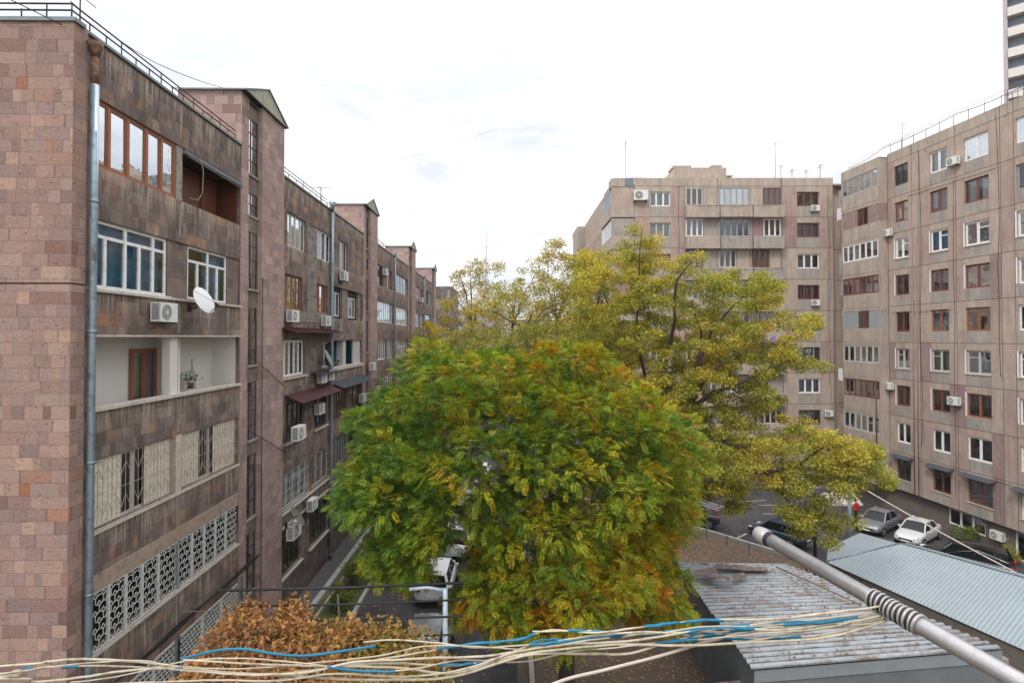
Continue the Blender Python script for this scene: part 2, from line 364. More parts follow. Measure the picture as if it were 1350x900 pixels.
def m_ground(name, base, lo, leaf=0.0, patch=None):
    t = NT(name); v = t.obj()
    c = t.mix(t.noise(v, .5, 6, .65), lo, base)
    c = t.mix(.5, c, t.mix(t.noise(v, 12, 5, .75), (.6, .6, .6), (1.4, 1.4, 1.4)), 'MULTIPLY')
    if patch:
        q = t.ramp(t.noise(v, .35, 3, .6, .7), [(.5, (0, 0, 0)), (.56, (1, 1, 1))]); c = t.mix(t.math('MULTIPLY', t.xyz(q)[0], .6), c, patch)
    if leaf:
        vo = t.n('ShaderNodeTexVoronoi'); vo.inputs['Scale'].default_value = 7; t.l(v, vo.inputs[0])
        r = t.xyz(t.white(vo.outputs['Position'], 1))
        lm = t.math('MULTIPLY', t.math('LESS_THAN', vo.outputs['Distance'], .33), t.math('LESS_THAN', r[0], leaf))
        c = t.mix(lm, c, t.mix(r[1], (.26, .13, .05), (.40, .27, .12)))
    t.pbsdf(c, .92, 0, t.bump(t.noise(v, 18, 5, .7), .5, .03), .15); return t.mat
M['dirt'] = m_ground('leaf_strewn_earth', (.16, .115, .085), (.09, .068, .055), .5)
M['earth'] = m_ground('bare_earth', (.15, .12, .095), (.09, .075, .06), .12)
M['asphalt'] = m_ground('asphalt', (.088, .084, .086), (.048, .046, .049), .10, (.034, .033, .036))
M['walk'] = m_ground('walkway_asphalt', (.13, .125, .125), (.09, .088, .09), .03)
M['grass'] = m_ground('worn_grass', (.08, .11, .03), (.10, .085, .04), .25)
M['curb'] = m_plain('pale_kerb', (.40, .39, .37), .85, var=.15, scale=1.5, dirt=(.3, .28, .26))
M['paint'] = m_plain('road_paint', (.42, .41, .40), .8, var=.3, scale=3, dirt=(.15, .15, .15))
M['bark'] = m_plain('dark_bark', (.045, .035, .028), .95, var=.4, scale=8, bump=.6)
M['barkgrey'] = m_plain('grey_bark', (.10, .085, .07), .95, var=.35, scale=8, bump=.6)
def m_leaf(name, rough=.55, trans=.35):
    t = NT(name); a = t.n('ShaderNodeVertexColor'); a.layer_name = 'Col'
    p = t.n('ShaderNodeBsdfPrincipled'); t.l(a.outputs[0], p.inputs['Base Color']); p.inputs['Roughness'].default_value = rough; p.inputs['Specular IOR Level'].default_value = .25
    tl = t.n('ShaderNodeBsdfTranslucent'); t.l(t.mix(1.0, a.outputs[0], (1.25, 1.2, .7), 'MULTIPLY'), tl.inputs[0])
    mx = t.n('ShaderNodeMixShader'); mx.inputs[0].default_value = trans; t.l(p.outputs[0], mx.inputs[1]); t.l(tl.outputs[0], mx.inputs[2])
    t.l(mx.outputs[0], t.out.inputs[0]); return t.mat
M['leaf'] = m_leaf('foliage')
M['dryleaf'] = m_leaf('dry_foliage', .7, .25)
# ============================================================ the setting: ground, roads
def clipx(poly, xa, xb):
    for sgn, c in ((1, xa), (-1, xb)):
        out = []
        for i in range(len(poly)):
            p, q = poly[i], poly[(i + 1) % len(poly)]
            dp, dq = sgn * (p[0] - c), sgn * (q[0] - c)
            if dp >= 0: out.append(p)
            if dp * dq < 0:
                k = dp / (dp - dq); out.append((p[0] + (q[0] - p[0]) * k, p[1] + (q[1] - p[1]) * k))
        poly = out
        if len(poly) < 3: return []
    return poly
def sheet(name, polys, dz, mat, h=0.0, kind='structure', label=None, cat=None):
    mb = MB()
    for poly in polys:
        for xa, xb in ((-4000, -2), (-2, 24), (24, 4000)):
            q = clipx(poly, xa, xb)
            if len(q) < 3: continue
            zz = lambda x: (gz(x)) + dz + h
            A = sum(q[i][0] * q[(i + 1) % len(q)][1] - q[(i + 1) % len(q)][0] * q[i][1] for i in range(len(q)))
            if A < 0: q = q[::-1]
            mb.face([(x, y, zz(x)) for x, y in q])
            if h:
                for i in range(len(q)):
                    a, b = q[i], q[(i + 1) % len(q)]
                    mb.face([(a[0], a[1], gz(a[0]) - .05), (b[0], b[1], gz(b[0]) - .05), (b[0], b[1], zz(b[0])), (a[0], a[1], zz(a[0]))])
    o = mb.build(name, mat); tag(o, label, cat, kind=kind); return o
rect = lambda x0, x1, y0, y1: [(x0, y0), (x1, y0), (x1, y1), (x0, y1)]
def strip(x0, y0, x1, y1, w):
    d = Vector((x1 - x0, y1 - y0)).normalized(); n = Vector((-d.y, d.x)) * w / 2
    return [(x0 - n.x, y0 - n.y), (x1 - n.x, y1 - n.y), (x1 + n.x, y1 + n.y), (x0 + n.x, y0 + n.y)]
sheet('ground', [rect(-3000, 3000, -300, 3000)], 0, M['earth'])
sheet('walkway', [rect(-10.6, -9.45, 0, 92)], .004, M['walk'])
sheet('courtyard_road', [rect(-7.1, 0.2, 2, 95)], .004, M['asphalt'])
sheet('parking_lot', [[(0.2, 46), (9, 42.5), (13.6, 38.8), (17.6, 35.2), (20.5, 31.5), (24, 26), (27, 18), (33.2, 18), (32.2, 52), (20, 95), (0.2, 95)]], .008, M['asphalt'])
sheet('planting_bed', [[(1.2, 4), (27, 4), (26.6, 17.9), (23.8, 25.8), (20.3, 31.4), (17.4, 35.0), (13.4, 38.6), (8.9, 42.3), (1.2, 45)]], .006, M['dirt'])
sheet('verge', [rect(-9.1, -7.3, 0, 92)], .012, M['grass'])
kb = [strip(-9.3, 0, -9.3, 92, .26), strip(-8.78, 0, -8.78, 92, .07), strip(-7.2, 0, -7.2, 92, .16), strip(.75, 3, .75, 46, .18)]
sheet('kerb', kb, 0, M['curb'], .13)
wl = [(1.0, 46.2), (9, 42.6), (13.5, 38.8), (17.5, 35.2), (20.4, 31.5), (23.9, 26)]
sheet('bed_kerb', [strip(*wl[i], *wl[i + 1], .22) for i in range(5)], 0, M['curb'], .28)
pl = []
for i in range(7):
    a = atz(905 + i * 11, 668 - i * .6, -1.0); pl.append(strip(a.x, a.y, a.x - 3.6, a.y + 4.6, .14))
for (xa, ya, xb, yb) in ((968, 712, 985, 702), (1000, 660, 1040, 656), (1005, 672, 1040, 669), (1055, 657, 1075, 664), (975, 657, 1010, 652)):
    a, b = atz(xa, ya, -1.4), atz(xb, yb, -1.4); pl.append(strip(a.x, a.y, b.x, b.y, .12))
sheet('parking_lines', pl, .014, M['paint'])
hl = MB()
xs = np.linspace(-1600, 1600, 60)
hz = [60 + 46 * math.sin(x * .0031 + 1.2) + 22 * math.sin(x * .011) + 8 * math.sin(x * .034) for x in xs]
for i in range(59):
    hl.face([(xs[i], 1500, -5), (xs[i + 1], 1500, -5), (xs[i + 1], 1700, hz[i + 1]), (xs[i], 1700, hz[i])])
    hl.face([(xs[i], 1700, hz[i]), (xs[i + 1], 1700, hz[i + 1]), (xs[i + 1], 2300, hz[i + 1] * .4), (xs[i], 2300, hz[i] * .4)])
tag(hl.build('hills', m_plain('far_hills', (.16, .18, .17), .95, var=.2, scale=.01)), kind='structure')

# ============================================================ building helpers (local frame: x along the facade, y inward, z up)
def wall(mb, u0, u1, z0, z1, holes=(), y=0.0, mf=0, rev=.3, ju=(), jz=(), jm=None, jw=.045):
    """flat wall with rectangular openings, reveals, and optional dark joints"""
    us = {u0, u1}; zs = {z0, z1}
    for h in holes: us |= {h[0], h[1]}; zs |= {h[2], h[3]}
    for j in ju: us |= {j - jw / 2, j + jw / 2}
    for j in jz: zs |= {j - jw / 2, j + jw / 2}
    us = sorted(x for x in us if u0 <= x <= u1); zs = sorted(x for x in zs if z0 <= x <= z1)
    for a, b in zip(us, us[1:]):
        if b - a < 1e-4: continue
        for c, d in zip(zs, zs[1:]):
            if d - c < 1e-4: continue
            um, zm = (a + b) / 2, (c + d) / 2
            if any(h[0] < um < h[1] and h[2] < zm < h[3] for h in holes): continue
            m = mf(um, zm) if callable(mf) else mf
            if jm is not None and (any(abs(um - j) < jw / 2 for j in ju) or any(abs(zm - j) < jw / 2 for j in jz)): m = jm
            mb.face([(a, y, c), (b, y, c), (b, y, d), (a, y, d)], [(a, c), (b, c), (b, d), (a, d)], m)
    for h in holes:
        a, b, c, d = h[:4]; e = y + rev; m = mf(a - .05, (c + d) / 2) if callable(mf) else mf
        mb.face([(a, y, c), (a, y, d), (a, e, d), (a, e, c)], [(0, c), (0, d), (rev, d), (rev, c)], m)
        mb.face([(b, y, d), (b, y, c), (b, e, c), (b, e, d)], [(0, d), (0, c), (rev, c), (rev, d)], m)
        mb.face([(a, y, c), (a, e, c), (b, e, c), (b, y, c)], [(a, 0), (a, rev), (b, rev), (b, 0)], m)
        mb.face([(a, y, d), (b, y, d), (b, e, d), (a, e, d)], [(a, 0), (b, 0), (b, rev), (a, rev)], m)
def ubox(mb, x0, x1, y0, y1, z0, z1, m=0):
    mb.box(x0, x1, y0, y1, z0, z1, m)
def curtain(parent, u0, u1, z0, z1, y, mat, spans=((0, 1),), amp=.03, step=.07):
    for a, b in spans:
        mb = MB()
        x0, x1 = u0 + (u1 - u0) * a, u0 + (u1 - u0) * b; n = max(3, int((x1 - x0) / step)); pr = None
        for i in range(n + 1):
            x = x0 + (x1 - x0) * i / n + random.uniform(-.01, .01); yy = y + (amp if i % 2 else -amp) * random.uniform(.4, 1)
            if pr: mb.face([(pr[0], pr[1], z0), (x, yy, z0), (x + random.uniform(-.01, .01), yy, z1), (pr[0], pr[1], z1)])
            pr = (x, yy)
        o = mb.build('curtain', M[mat], parent, weld=True)
    return o
def window(B, u0, u1, z0, z1, n=2, fr='white', cur=None, cov=((0, 1),), y=.10, tr=None, glass='glass', fw=.055, name='window', label=None, vent=None, widths=None, sill=None, casing=None):
    mb = MB(); ya, yb = y, y + .06
    mb.box(u0, u1, ya, yb, z0, z0 + fw); mb.box(u0, u1, ya, yb, z1 - fw, z1)
    mb.box(u0, u0 + fw, ya, yb, z0 + fw, z1 - fw); mb.box(u1 - fw, u1, ya, yb, z0 + fw, z1 - fw)
    ed = [u0 + (u1 - u0) * (i / n) for i in range(1, n)] if widths is None else [u0 + (u1 - u0) * k for k in widths]
    zt = z0 + (z1 - z0) * tr if tr else z1 - fw
    if tr: mb.box(u0 + fw, u1 - fw, ya + .003, yb - .003, zt, zt + fw)
    for k, x in enumerate(ed): mb.box(x - fw * .6, x + fw * .6, ya - .004, yb - .006, z0 + fw, z1 - fw if (not tr or k % 2 == 1) else zt)
    if vent is not None:   # small hinged top light in one leaf
        e2 = [u0] + ed + [u1]; a, b = e2[vent], e2[vent + 1]; zz = z0 + (z1 - z0) * .68
        mb.box(a + fw * .6, b - fw * .6, ya + .005, yb - .01, zz, zz + fw * .8)
    o = mb.build(name, M[fr], B); 
    if label: tag(o, label)
    if not tr and (u1-u0)/max(1,n) > .3:
        sb = MB(); e2 = [u0 + fw*.3] + ed + [u1 - fw*.3]; q = fw * .55
        for a, b in zip(e2, e2[1:]):
            a += fw*.62; b -= fw*.62; c = z0 + fw; d = z1 - fw
            sb.box(a, b, ya + .012, yb - .016, c, c + q); sb.box(a, b, ya + .012, yb - .016, d - q, d)
            sb.box(a, a + q, ya + .012, yb - .016, c + q, d - q); sb.box(b - q, b, ya + .012, yb - .016, c + q, d - q)
        sb.build('sash', M[fr], o)
    g = MB(); yp = y + .035; e2 = [u0] + ed + [u1]
    for a, b in zip(e2, e2[1:]):
        s = random.uniform(-.006, .006); q = random.uniform(-.006, .006)
        g.face([(a, yp + s, z0 + .01), (b, yp - s, z0 + .01), (b, yp - s + q, z1 - .01), (a, yp + s + q, z1 - .01)])
    g.build('pane', M[glass], o)
    if cur: curtain(o, u0 + .04, u1 - .04, z0 + .04, z1 - .03, y + .22, cur, cov)
    if sill: sb = MB(); sb.box(u0 - .06, u1 + .06, y - .17 if y > .12 else -.06, y + .0, z0 - .05, z0 - .002); sb.build('sill', M[sill], o)
    if casing:
        cb = MB(); cb.box(u0 - .09, u0 - .002, -.02, y + .02, z0, z1 + .05); cb.build('casing', M[casing], o)
    return o
def hexgrille(name, parent, u0, u1, z0, z1, y, mat, c=.20, posts=()):
    mb = MB(); t = .011
    def cl(p, q):
        if min(p[0], q[0]) < u0 or max(p[0], q[0]) > u1 or min(p[1], q[1]) < z0 or max(p[1], q[1]) > z1: return
        mb.bar((p[0], y, p[1]), (q[0], y, q[1]), t * 2)
    w_, h_ = c, c * .78; nx = int((u1 - u0) / w_) + 2; nz = int((z1 - z0) / h_) + 2
    for i in range(-1, nx):
        for j in range(-1, nz):
            ox = u0 + i * w_ + (w_ / 2 if j % 2 else 0); oz = z0 + j * h_
            a = (ox, oz + h_ * .33); b = (ox + w_ / 2, oz); d = (ox + w_, oz + h_ * .33); e_ = (ox, oz + h_)
            cl(a, b); cl(b, d); cl(a, e_)
            cl((ox + w_ * .25, oz + h_ * .2), (ox + w_ * .5, oz + h_ * .62)); cl((ox + w_ * .75, oz + h_ * .2), (ox + w_ * .5, oz + h_ * .62))
    mb.box(u0, u1, y - .02, y + .02, z0 - .03, z0); mb.box(u0, u1, y - .02, y + .02, z1, z1 + .03)
    for p in posts: mb.box(p - .035, p + .035, y - .03, y + .03, z0 - .03, z1 + .03)
    return mb.build(name, M[mat], parent)
def zigrille(name, parent, u0, u1, z0, z1, y, mat, st=.16):
    mb = MB(); n = int((u1 - u0) / st)
    for i in range(n + 1):
        x = u0 + (u1 - u0) * i / n; mb.bar((x, y, z0), (x, y, z1), .016)
        if i < n:
            x2 = u0 + (u1 - u0) * (i + 1) / n
            for zc in (.27, .78):
                za = z0 + (z1 - z0) * (zc + (.09 if i % 2 else -.09)); zb = z0 + (z1 - z0) * (zc - (.09 if i % 2 else -.09))
                mb.bar((x, y - .01, za), (x2, y - .01, zb), .016)
    mb.bar((u0, y - .012, (z0 + z1) / 2), (u1, y - .012, (z0 + z1) / 2), .018)
    mb.box(u0, u1, y - .015, y + .015, z0 - .02, z0 + .01)
    return mb.build(name, M[mat], parent)
def panel(B, u0, u1, z0, z1, y, mat, name='infill_panel', t=.12):
    mb = MB(); mb.box(u0, u1, y, y + t, z0, z1); return mb.build(name, M[mat], B)
def balcony(B, u0, u1, zf, z0, z1, mat, dep=1.45, name='balcony', floor='concrete', back=None):
    """recess behind an opening z0..z1; floor at zf"""
    mb = MB(); y0 = .12
    mb.face([(u0, dep, zf), (u1, dep, zf), (u1, dep, z1 + .12), (u0, dep, z1 + .12)], m=1)
    mb.face([(u0, y0, zf), (u0, dep, zf), (u0, dep, z1 + .12), (u0, y0, z1 + .12)])
    mb.face([(u1, dep, zf), (u1, y0, zf), (u1, y0, z1 + .12), (u1, dep, z1 + .12)])
    mb.face([(u0, y0, z1 + .12), (u0, dep, z1 + .12), (u1, dep, z1 + .12), (u1, y0, z1 + .12)])
    mb.face([(u0, y0, zf), (u1, y0, zf), (u1, dep, zf), (u0, dep, zf)])
    mb.face([(u1, y0, zf), (u0, y0, zf), (u0, y0, z0), (u1, y0, z0)])
    return mb.build(name, [M[mat], M[back or mat]], B)
def awning(B, u0, u1, z, dep, drop, mat, name='awning', label=None):
    mb = MB()
    P = [(u0, -.01, z), (u1, -.01, z), (u1, -dep, z - drop), (u0, -dep, z - drop)]
    mb.face(P); mb.face([(p[0], p[1], p[2] - .025) for p in P[::-1]])
    mb.face([P[3], P[2], (u1, -dep, z - drop - .025), (u0, -dep, z - drop - .025)])
    mb.face([P[0], P[3], (u0, -dep, z - drop - .025), (u0, -.01, z - .025)]); mb.face([P[2], P[1], (u1, -.01, z - .025), (u1, -dep, z - drop - .025)])
    n = int((u1 - u0) / .18)
    for i in range(n + 1):
        x = u0 + (u1 - u0) * i / n; mb.bar((x, -.01, z + .008), (x, -dep, z - drop + .008), .022)
    for x in (u0 + .15, u1 - .15): mb.bar((x, -dep + .05, z - drop - .03), (x, .0, z - drop - .45), .025)
    o = mb.build(name, M[mat], B)
    if label: tag(o, label)
    return o
def downpipe(B, u, z0, z1, y=-.12, mat='pipe', r=.07, head=True, label=None):
    mb = MB(); n = 6; pts = [(u + random.uniform(-.012, .012), y + random.uniform(-.01, .01), z0 + (z1 - z0) * i / n) for i in range(n + 1)]
    mb.tube(pts, r, 10)
    for i in range(n): 
        p = pts[i]; mb.tube([(p[0], p[1], p[2] + .3), (p[0], p[1], p[2] + .36)], r + .012, 10)
    if head: mb.tube([(u, y, z1 - .02), (u, y, z1 + .35), (u, y - .02, z1 + .55)], [r, r * 1.2, r * 2.4], 10)
    o = mb.build('downpipe', M[mat], B)
    if label: tag(o, label)
    return o
def railing(B, pts, h=.45, sp=.9, mat='rail', name='roof_railing', r=.022):
    mb = MB(); V = [Vector(p) for p in pts]
    for a, b in zip(V, V[1:]):
        n = max(1, int((b - a).length / sp))
        for i in range(n + 1):
            p = a.lerp(b, i / n); mb.tube([p, p + Vector((random.uniform(-.01, .01), random.uniform(-.01, .01), h * (1 if i % 3 == 0 else .68)))], r * .7, 4)
        for f in (1, .62): mb.tube([a + Vector((0, 0, h * f)), b + Vector((0, 0, h * f))], r, 5)
    return mb.build(name, M[mat], B)

# ---------------------------------------------------------------- small fittings: things fixed to the facades
_ac = None
def make_ac():
    t = thing('air_conditioner', None, 'air conditioner')
    b = MB(); w_, h_, d_ = .80, .55, .29
    b.box(-w_ / 2, w_ / 2, -d_, 0, 0, h_)
    o = b.build('casing', M['acwhite'], t); md = o.modifiers.new('b', 'BEVEL'); md.width = .015; md.segments = 2
    g = MB(); g.disc((-.12, -d_ - .004, h_ / 2), (0, -1, 0), .225, 20)
    g.build('fan_opening', M['acdark'], t); g = MB()
    for i in range(9): g.box(-w_ / 2 - .004, -w_ / 2 - .002, -d_ + .04, -.05, .07 + i * .05, .10 + i * .05)
    g.build('side_vents', M['acdark'], t); g = MB()
    for i in range(7): g.box(w_ / 2 + .002, w_ / 2 + .004, -d_ + .05, -.12, .12 + i * .05, .145 + i * .05)
    g.build('side_vents', M['acdark'], t)
    r = MB()
    for k in (.07, .12, .17, .215): r.ring((-.12, -d_ - .012, h_ / 2), (0, -1, 0), k, .005, 20)
    for k in range(6):
        a = k * math.pi / 6; c, s = math.cos(a) * .215, math.sin(a) * .215
        r.bar((-.12 - c, -d_ - .012, h_ / 2 - s), (-.12 + c, -d_ - .012, h_ / 2 + s), .008)
    r.disc((-.12, -d_ - .016, h_ / 2), (0, -1, 0), .045, 12); r.build('fan_guard', M['acwhite'], t)
    for x in (-.3, .3): k = MB(); k.box(x - .015, x + .015, -d_ - .02, .12, -.035, -.004); k.bar((x, -d_ + .02, -.02), (x, .12, -.26), .02); k.build('bracket', M['iron'], t)
    c = MB(); c.tube([(w_ / 2, -.1, .12), (w_ / 2 + .08, -.08, .1), (w_ / 2 + .1, .02, .3), (w_ / 2 + .1, .12, .42)], .014, 5); c.build('hose', M['oldwhite'], t)
    return t
AC_SRC = make_ac(); AC_N = 0
def place(src, B, u, y, z, rz=0.0, label=None, group=None, sc=1.0, first=[set()]):
    """put a thing at the local position of a building's frame"""
    if id(src) in first[0]: o = copy_tree(src)
    else: o = src; first[0].add(id(src))
    a = B.rotation_euler.z; c, s = math.cos(a), math.sin(a)
    o.location = (B.location.x + c * u - s * y, B.location.y + s * u + c * y, B.location.z + z)
    o.rotation_euler = (0, 0, a + rz); o.scale = (sc, sc, sc)
    o['label'] = label
    if group: o['group'] = group
    return o
def ac(B, u, z, label, y=-.1, rz=0, sc=1.0): return place(AC_SRC, B, u, y, z, rz, label, 'air conditioners on the facades', sc)
def make_dish(mat):
    t = thing('satellite_dish', None, 'satellite dish'); b = MB(); n = 20
    # reflector faces -y, slightly up
    rings = []
    for k in range(5):
        r = .45 * k / 4; rings.append([Vector((r * math.cos(2 * math.pi * j / n) * .94, .30 * r * r - .05, r * math.sin(2 * math.pi * j / n))) for j in range(n)])
    rot = Matrix.Rotation(R(-24), 4, 'X')
    for a, c in zip(rings, rings[1:]):
        for j in range(n):
            j2 = (j + 1) % n; q = [a[j], a[j2], c[j2], c[j]]
            b.face([rot @ p for p in q], smooth=True); b.face([rot @ (p + Vector((0, .012, 0))) for p in q[::-1]], smooth=True)
    b.build('reflector', M[mat], t)
    f = MB(); f.tube([rot @ Vector((0, .0, -.45)), Vector((0, -.44, -.16))], .012, 6); f.tube([rot @ Vector((-.3, 0, .3)), Vector((0, -.44, -.14))], .006, 5)
    f.tube([Vector((0, -.47, -.17)), Vector((0, -.36, -.10))], .035, 8); f.build('feed_arm', M['iron'], t)
    m = MB(); m.tube([(0, .03, 0), (0, .16, -.02), (0, .3, -.25), (0, .52, -.25)], .022, 6); m.box(-.08, .08, .5, .53, -.37, -.13); m.build('mount', M['iron'], t)
    return t
DISH = make_dish('dish'); DISHG = make_dish('dish_grey')

# ============================================================ LEFT APARTMENT ROW
LX, LY = -10.18, 13.26
LROT = R(90) + math.atan(.0125)
LB = thing('apartment_building', 'long brown tuff apartment block with gabled stair towers along the left side', 'building', (LX, LY, 0), LROT)
def S(px):
    k = (px - 675) / F; return (LX - LY * k) / (k + .0125)
MOD = 17.9; NM = 4; ZR = [1.8 + 3 * r for r in range(6)]; TOPZ = 19.84; H0 = 1.66
END = NM * MOD + 7.35
holes = []; todo = []
def W(u0, u1, z0, z1, **k): holes.append((u0, u1, z0, z1)); todo.append(('w', u0, u1, z0, z1, k))
def band(u0, u1, z0, z1): holes.append((u0, u1, z0, z1))
# --- nearest section (fully described)
band(.02, 7.3, 16.8, 18.47); band(.02, 7.3, 13.8, 15.5); band(.02, 7.3, 10.8, 12.62); band(.02, 7.3, 7.85, 9.6); band(.02, 7.3, 4.9, 6.35); band(.02, 7.3, 1.0, 3.4)
cw = ['cur_white', 'cur_beige', 'cur_grey', 'cur_green', 'cur_brown', None]
# --- first A section, px measured
ZA = lambda r, a, b: (ZR[r] + a, ZR[r] + b)
z0, z1 = 16.8, 18.4
W(S(378), S(403), z0, z1, n=4, fr='oldwhite', cur='cur_white', glass='glass_mirror', widths=(.28, .5, .78)); W(S(413), S(436), z0, z1, n=4, fr='white', cur='cur_white')
W(S(374.5), S(399), 13.9, 15.5, n=4, fr='wood', cur='cur_brown', cov=((.1, .35), (.6, .9)), glass='glass_mirror'); W(S(418), S(432), 13.9, 15.45, n=3, fr='wood', cur='cur_beige', cov=((0, .5),), glass='glass_mirror')
W(S(371.6), S(402), 10.75, 12.45, n=5, fr='white', cur='cur_green', fw=.07); W(S(424), S(436), 10.9, 12.3, n=2, fr='oldwhite', cur='cur_grey')
W(S(376), S(402), 7.75, 9.5, n=4, fr='darkframe', cur='cur_grey', cov=((.3, .5),)); W(S(415), S(431), 7.75, 9.5, n=3, fr='darkframe', cur=None)
W(S(371.6), S(406), 4.75, 6.4, n=4, fr='oldwhite', cur='cur_grey', label='old window behind a curling painted grille'); W(S(412), S(434), 4.75, 6.4, n=3, fr='oldwhite', cur='cur_beige')
W(S(371.6), S(398), 1.8, 3.6, n=4, fr='darkframe'); W(S(409), S(433), 1.8, 3.6, n=5, fr='darkframe')
# --- second B section
b0 = MOD
W(S(446), S(458), 16.7, 18.5, n=3, fr='oldwhite', cur='cur_brown'); W(S(469), S(479), 16.7, 18.4, n=3, fr='oldwhite', cur='cur_brown', cov=((0, .5),))
band(b0 + .1, b0 + 7.1, 13.7, 15.6); band(b0 + .05, b0 + 6.9, 10.7, 12.4)
band(b0 + .2, b0 + 6.9, 7.7, 9.5)
W(S(443), S(456), 4.9, 6.6, n=4, fr='greyframe'); W(S(460), S(470), 4.9, 6.6, n=3, fr='darkframe')
W(b0 + .2, b0 + 6.8, 1.9, 3.5, n=9, fr='greyframe', cur='cur_grey')
# --- further sections
frs = ['oldwhite', 'white', 'wood', 'greyframe', 'white', 'redwood']
far_spec = {(1, 'A', 5): 'w3w2', (1, 'A', 4): 'full', (1, 'A', 3): 'full'}
def generic(u0, u1, r, seed, first=None):
    rr = random.Random(seed); L = u1 - u0; kind = first or rr.choice(['two', 'full', 'full', 'split'])
    z0 = ZR[r] + rr.uniform(-.1, .05); z1 = ZR[r] + rr.uniform(1.5, 1.7); f = rr.choice(frs)
    if kind == 'full': W(u0 + .2, u1 - .25, z0, z1, n=rr.choice([7, 8, 9]), fr=f, cur=rr.choice(cw), glass='glass_bright')
    elif kind == 'split': W(u0 + .2, u0 + L * .55, z0, z1, n=5, fr=f, cur=rr.choice(cw)); W(u0 + L * .6, u1 - .25, z0, z1, n=4, fr=rr.choice(frs), cur=rr.choice(cw), glass='glass_mirror')
    else:
        a = u0 + L * rr.uniform(.05, .12); W(a, a + L * rr.uniform(.26, .36), z0, z1, n=3, fr=f, cur=rr.choice(cw))
        a = u0 + L * rr.uniform(.56, .62); W(a, a + L * rr.uniform(.22, .32), z0, z1, n=rr.choice([2, 3]), fr=rr.choice(frs), cur=rr.choice(cw), glass='glass_mirror')
for k in range(1, NM + 1):
    for blk in 'BA':
        if blk == 'B' and k == 1: continue
        if blk == 'A' and k == NM: continue
        u0 = k * MOD + (0 if blk == 'B' else 11.05); u1 = u0 + (7.35 if blk == 'B' else 6.7)
        for r in range(6):
            if r < 2 and k > 2: continue
            fst = {(1, 'A', 5): 'two', (1, 'A', 4): 'full', (1, 'A', 3): 'split', (2, 'B', 5): 'full', (2, 'B', 4): 'full', (2, 'B', 3): 'full'}.get((k, blk, r))
            generic(u0, u1, r, k * 100 + r * 7 + ord(blk), fst)
mb = MB(); segs = [(-.38, 7.35)] + [(k * MOD + 11.05, k * MOD + MOD + 7.35) for k in range(NM)]
for a, b in segs:
    hh = [h for h in holes if a <= h[0] and h[1] <= b]
    wall(mb, a, b, -.2, TOPZ, hh, mf=lambda u, z: 1 if z < .9 else 0, rev=.28)
# lighter seams where facade panels meet
wallo = mb.build('facade_wall', [M['spandrel'], M['dark_stone']], LB)
for a, b in segs:
    if b > 60: continue
    m_ = (a + b) / 2 if a > 0 else 3.5
    for r in range(6):
        zt = (ZR[r + 1] if r < 5 else TOPZ); mb = MB(); mb.box(m_ - .03, m_ + .03, -.006, .0, ZR[r] + 1.9, zt - .1); mb.build('panel_joint', M['concrete'], LB)
# end wall and corner pier
mb = MB()
X0 = -.81
def endface(z0, z1):
    mb.face([(X0, 12, z0), (X0, -.10, z0), (X0, -.10, z1), (X0, 12, z1)], [(12, z0), (-.10, z0), (-.10, z1), (12, z1)])
    mb.face([(X0, -.10, z0), (-.38, -.10, z0), (-.38, -.10, z1), (X0, -.10, z1)], [(.3, z0), (.73, z0), (.73, z1), (.3, z1)])
endface(-.2, 13.80); endface(13.84, TOPZ)
mb.face([(-.38, -.10, -.2), (-.38, .02, -.2), (-.38, .02, TOPZ), (-.38, -.10, TOPZ)])
mb.build('end_wall', M['tuff'], LB)
mb = MB(); mb.box(X0 + .03, -.42, -.07, 12, 13.78, 13.86); mb.build('string_groove', M['joint'], LB)
mb = MB(); mb.box(X0 + .02, -.40, -.06, 12, -.2, TOPZ - .02, skip='fl'); mb.box(-.16, END, 12, 12.05, -.2, TOPZ); mb.box(END - .02, END, .02, 12, -.2, TOPZ)
mb.build('rear_wall', M['tuff'], LB)
mb = MB(); mb.box(-.5, END, .3, 12, TOPZ - .35, TOPZ - .25); mb.build('roof', M['concrete'], LB)
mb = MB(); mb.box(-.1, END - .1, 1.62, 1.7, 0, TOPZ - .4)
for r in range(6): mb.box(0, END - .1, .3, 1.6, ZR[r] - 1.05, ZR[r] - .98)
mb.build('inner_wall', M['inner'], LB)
mb = MB()
mb.box(X0 - .05, X0 + .30, -.16, 12, TOPZ, TOPZ + .09)
for a, b in segs: mb.box(a if a > 0 else X0 + .3, b, -.07, .3, TOPZ, TOPZ + .07)
mb.build('coping', M['sheetcap'], LB)
railing(LB, [(X0 + .12, 11, TOPZ + .09), (X0 + .12, .05, TOPZ + .09), (7.1, .1, TOPZ + .07)], .40, .55)
for k in range(2): railing(LB, [(11.2 + k * MOD, .1, TOPZ + .07), (MOD * (k + 1) - .2, .1, TOPZ + .07)], .45, .9)
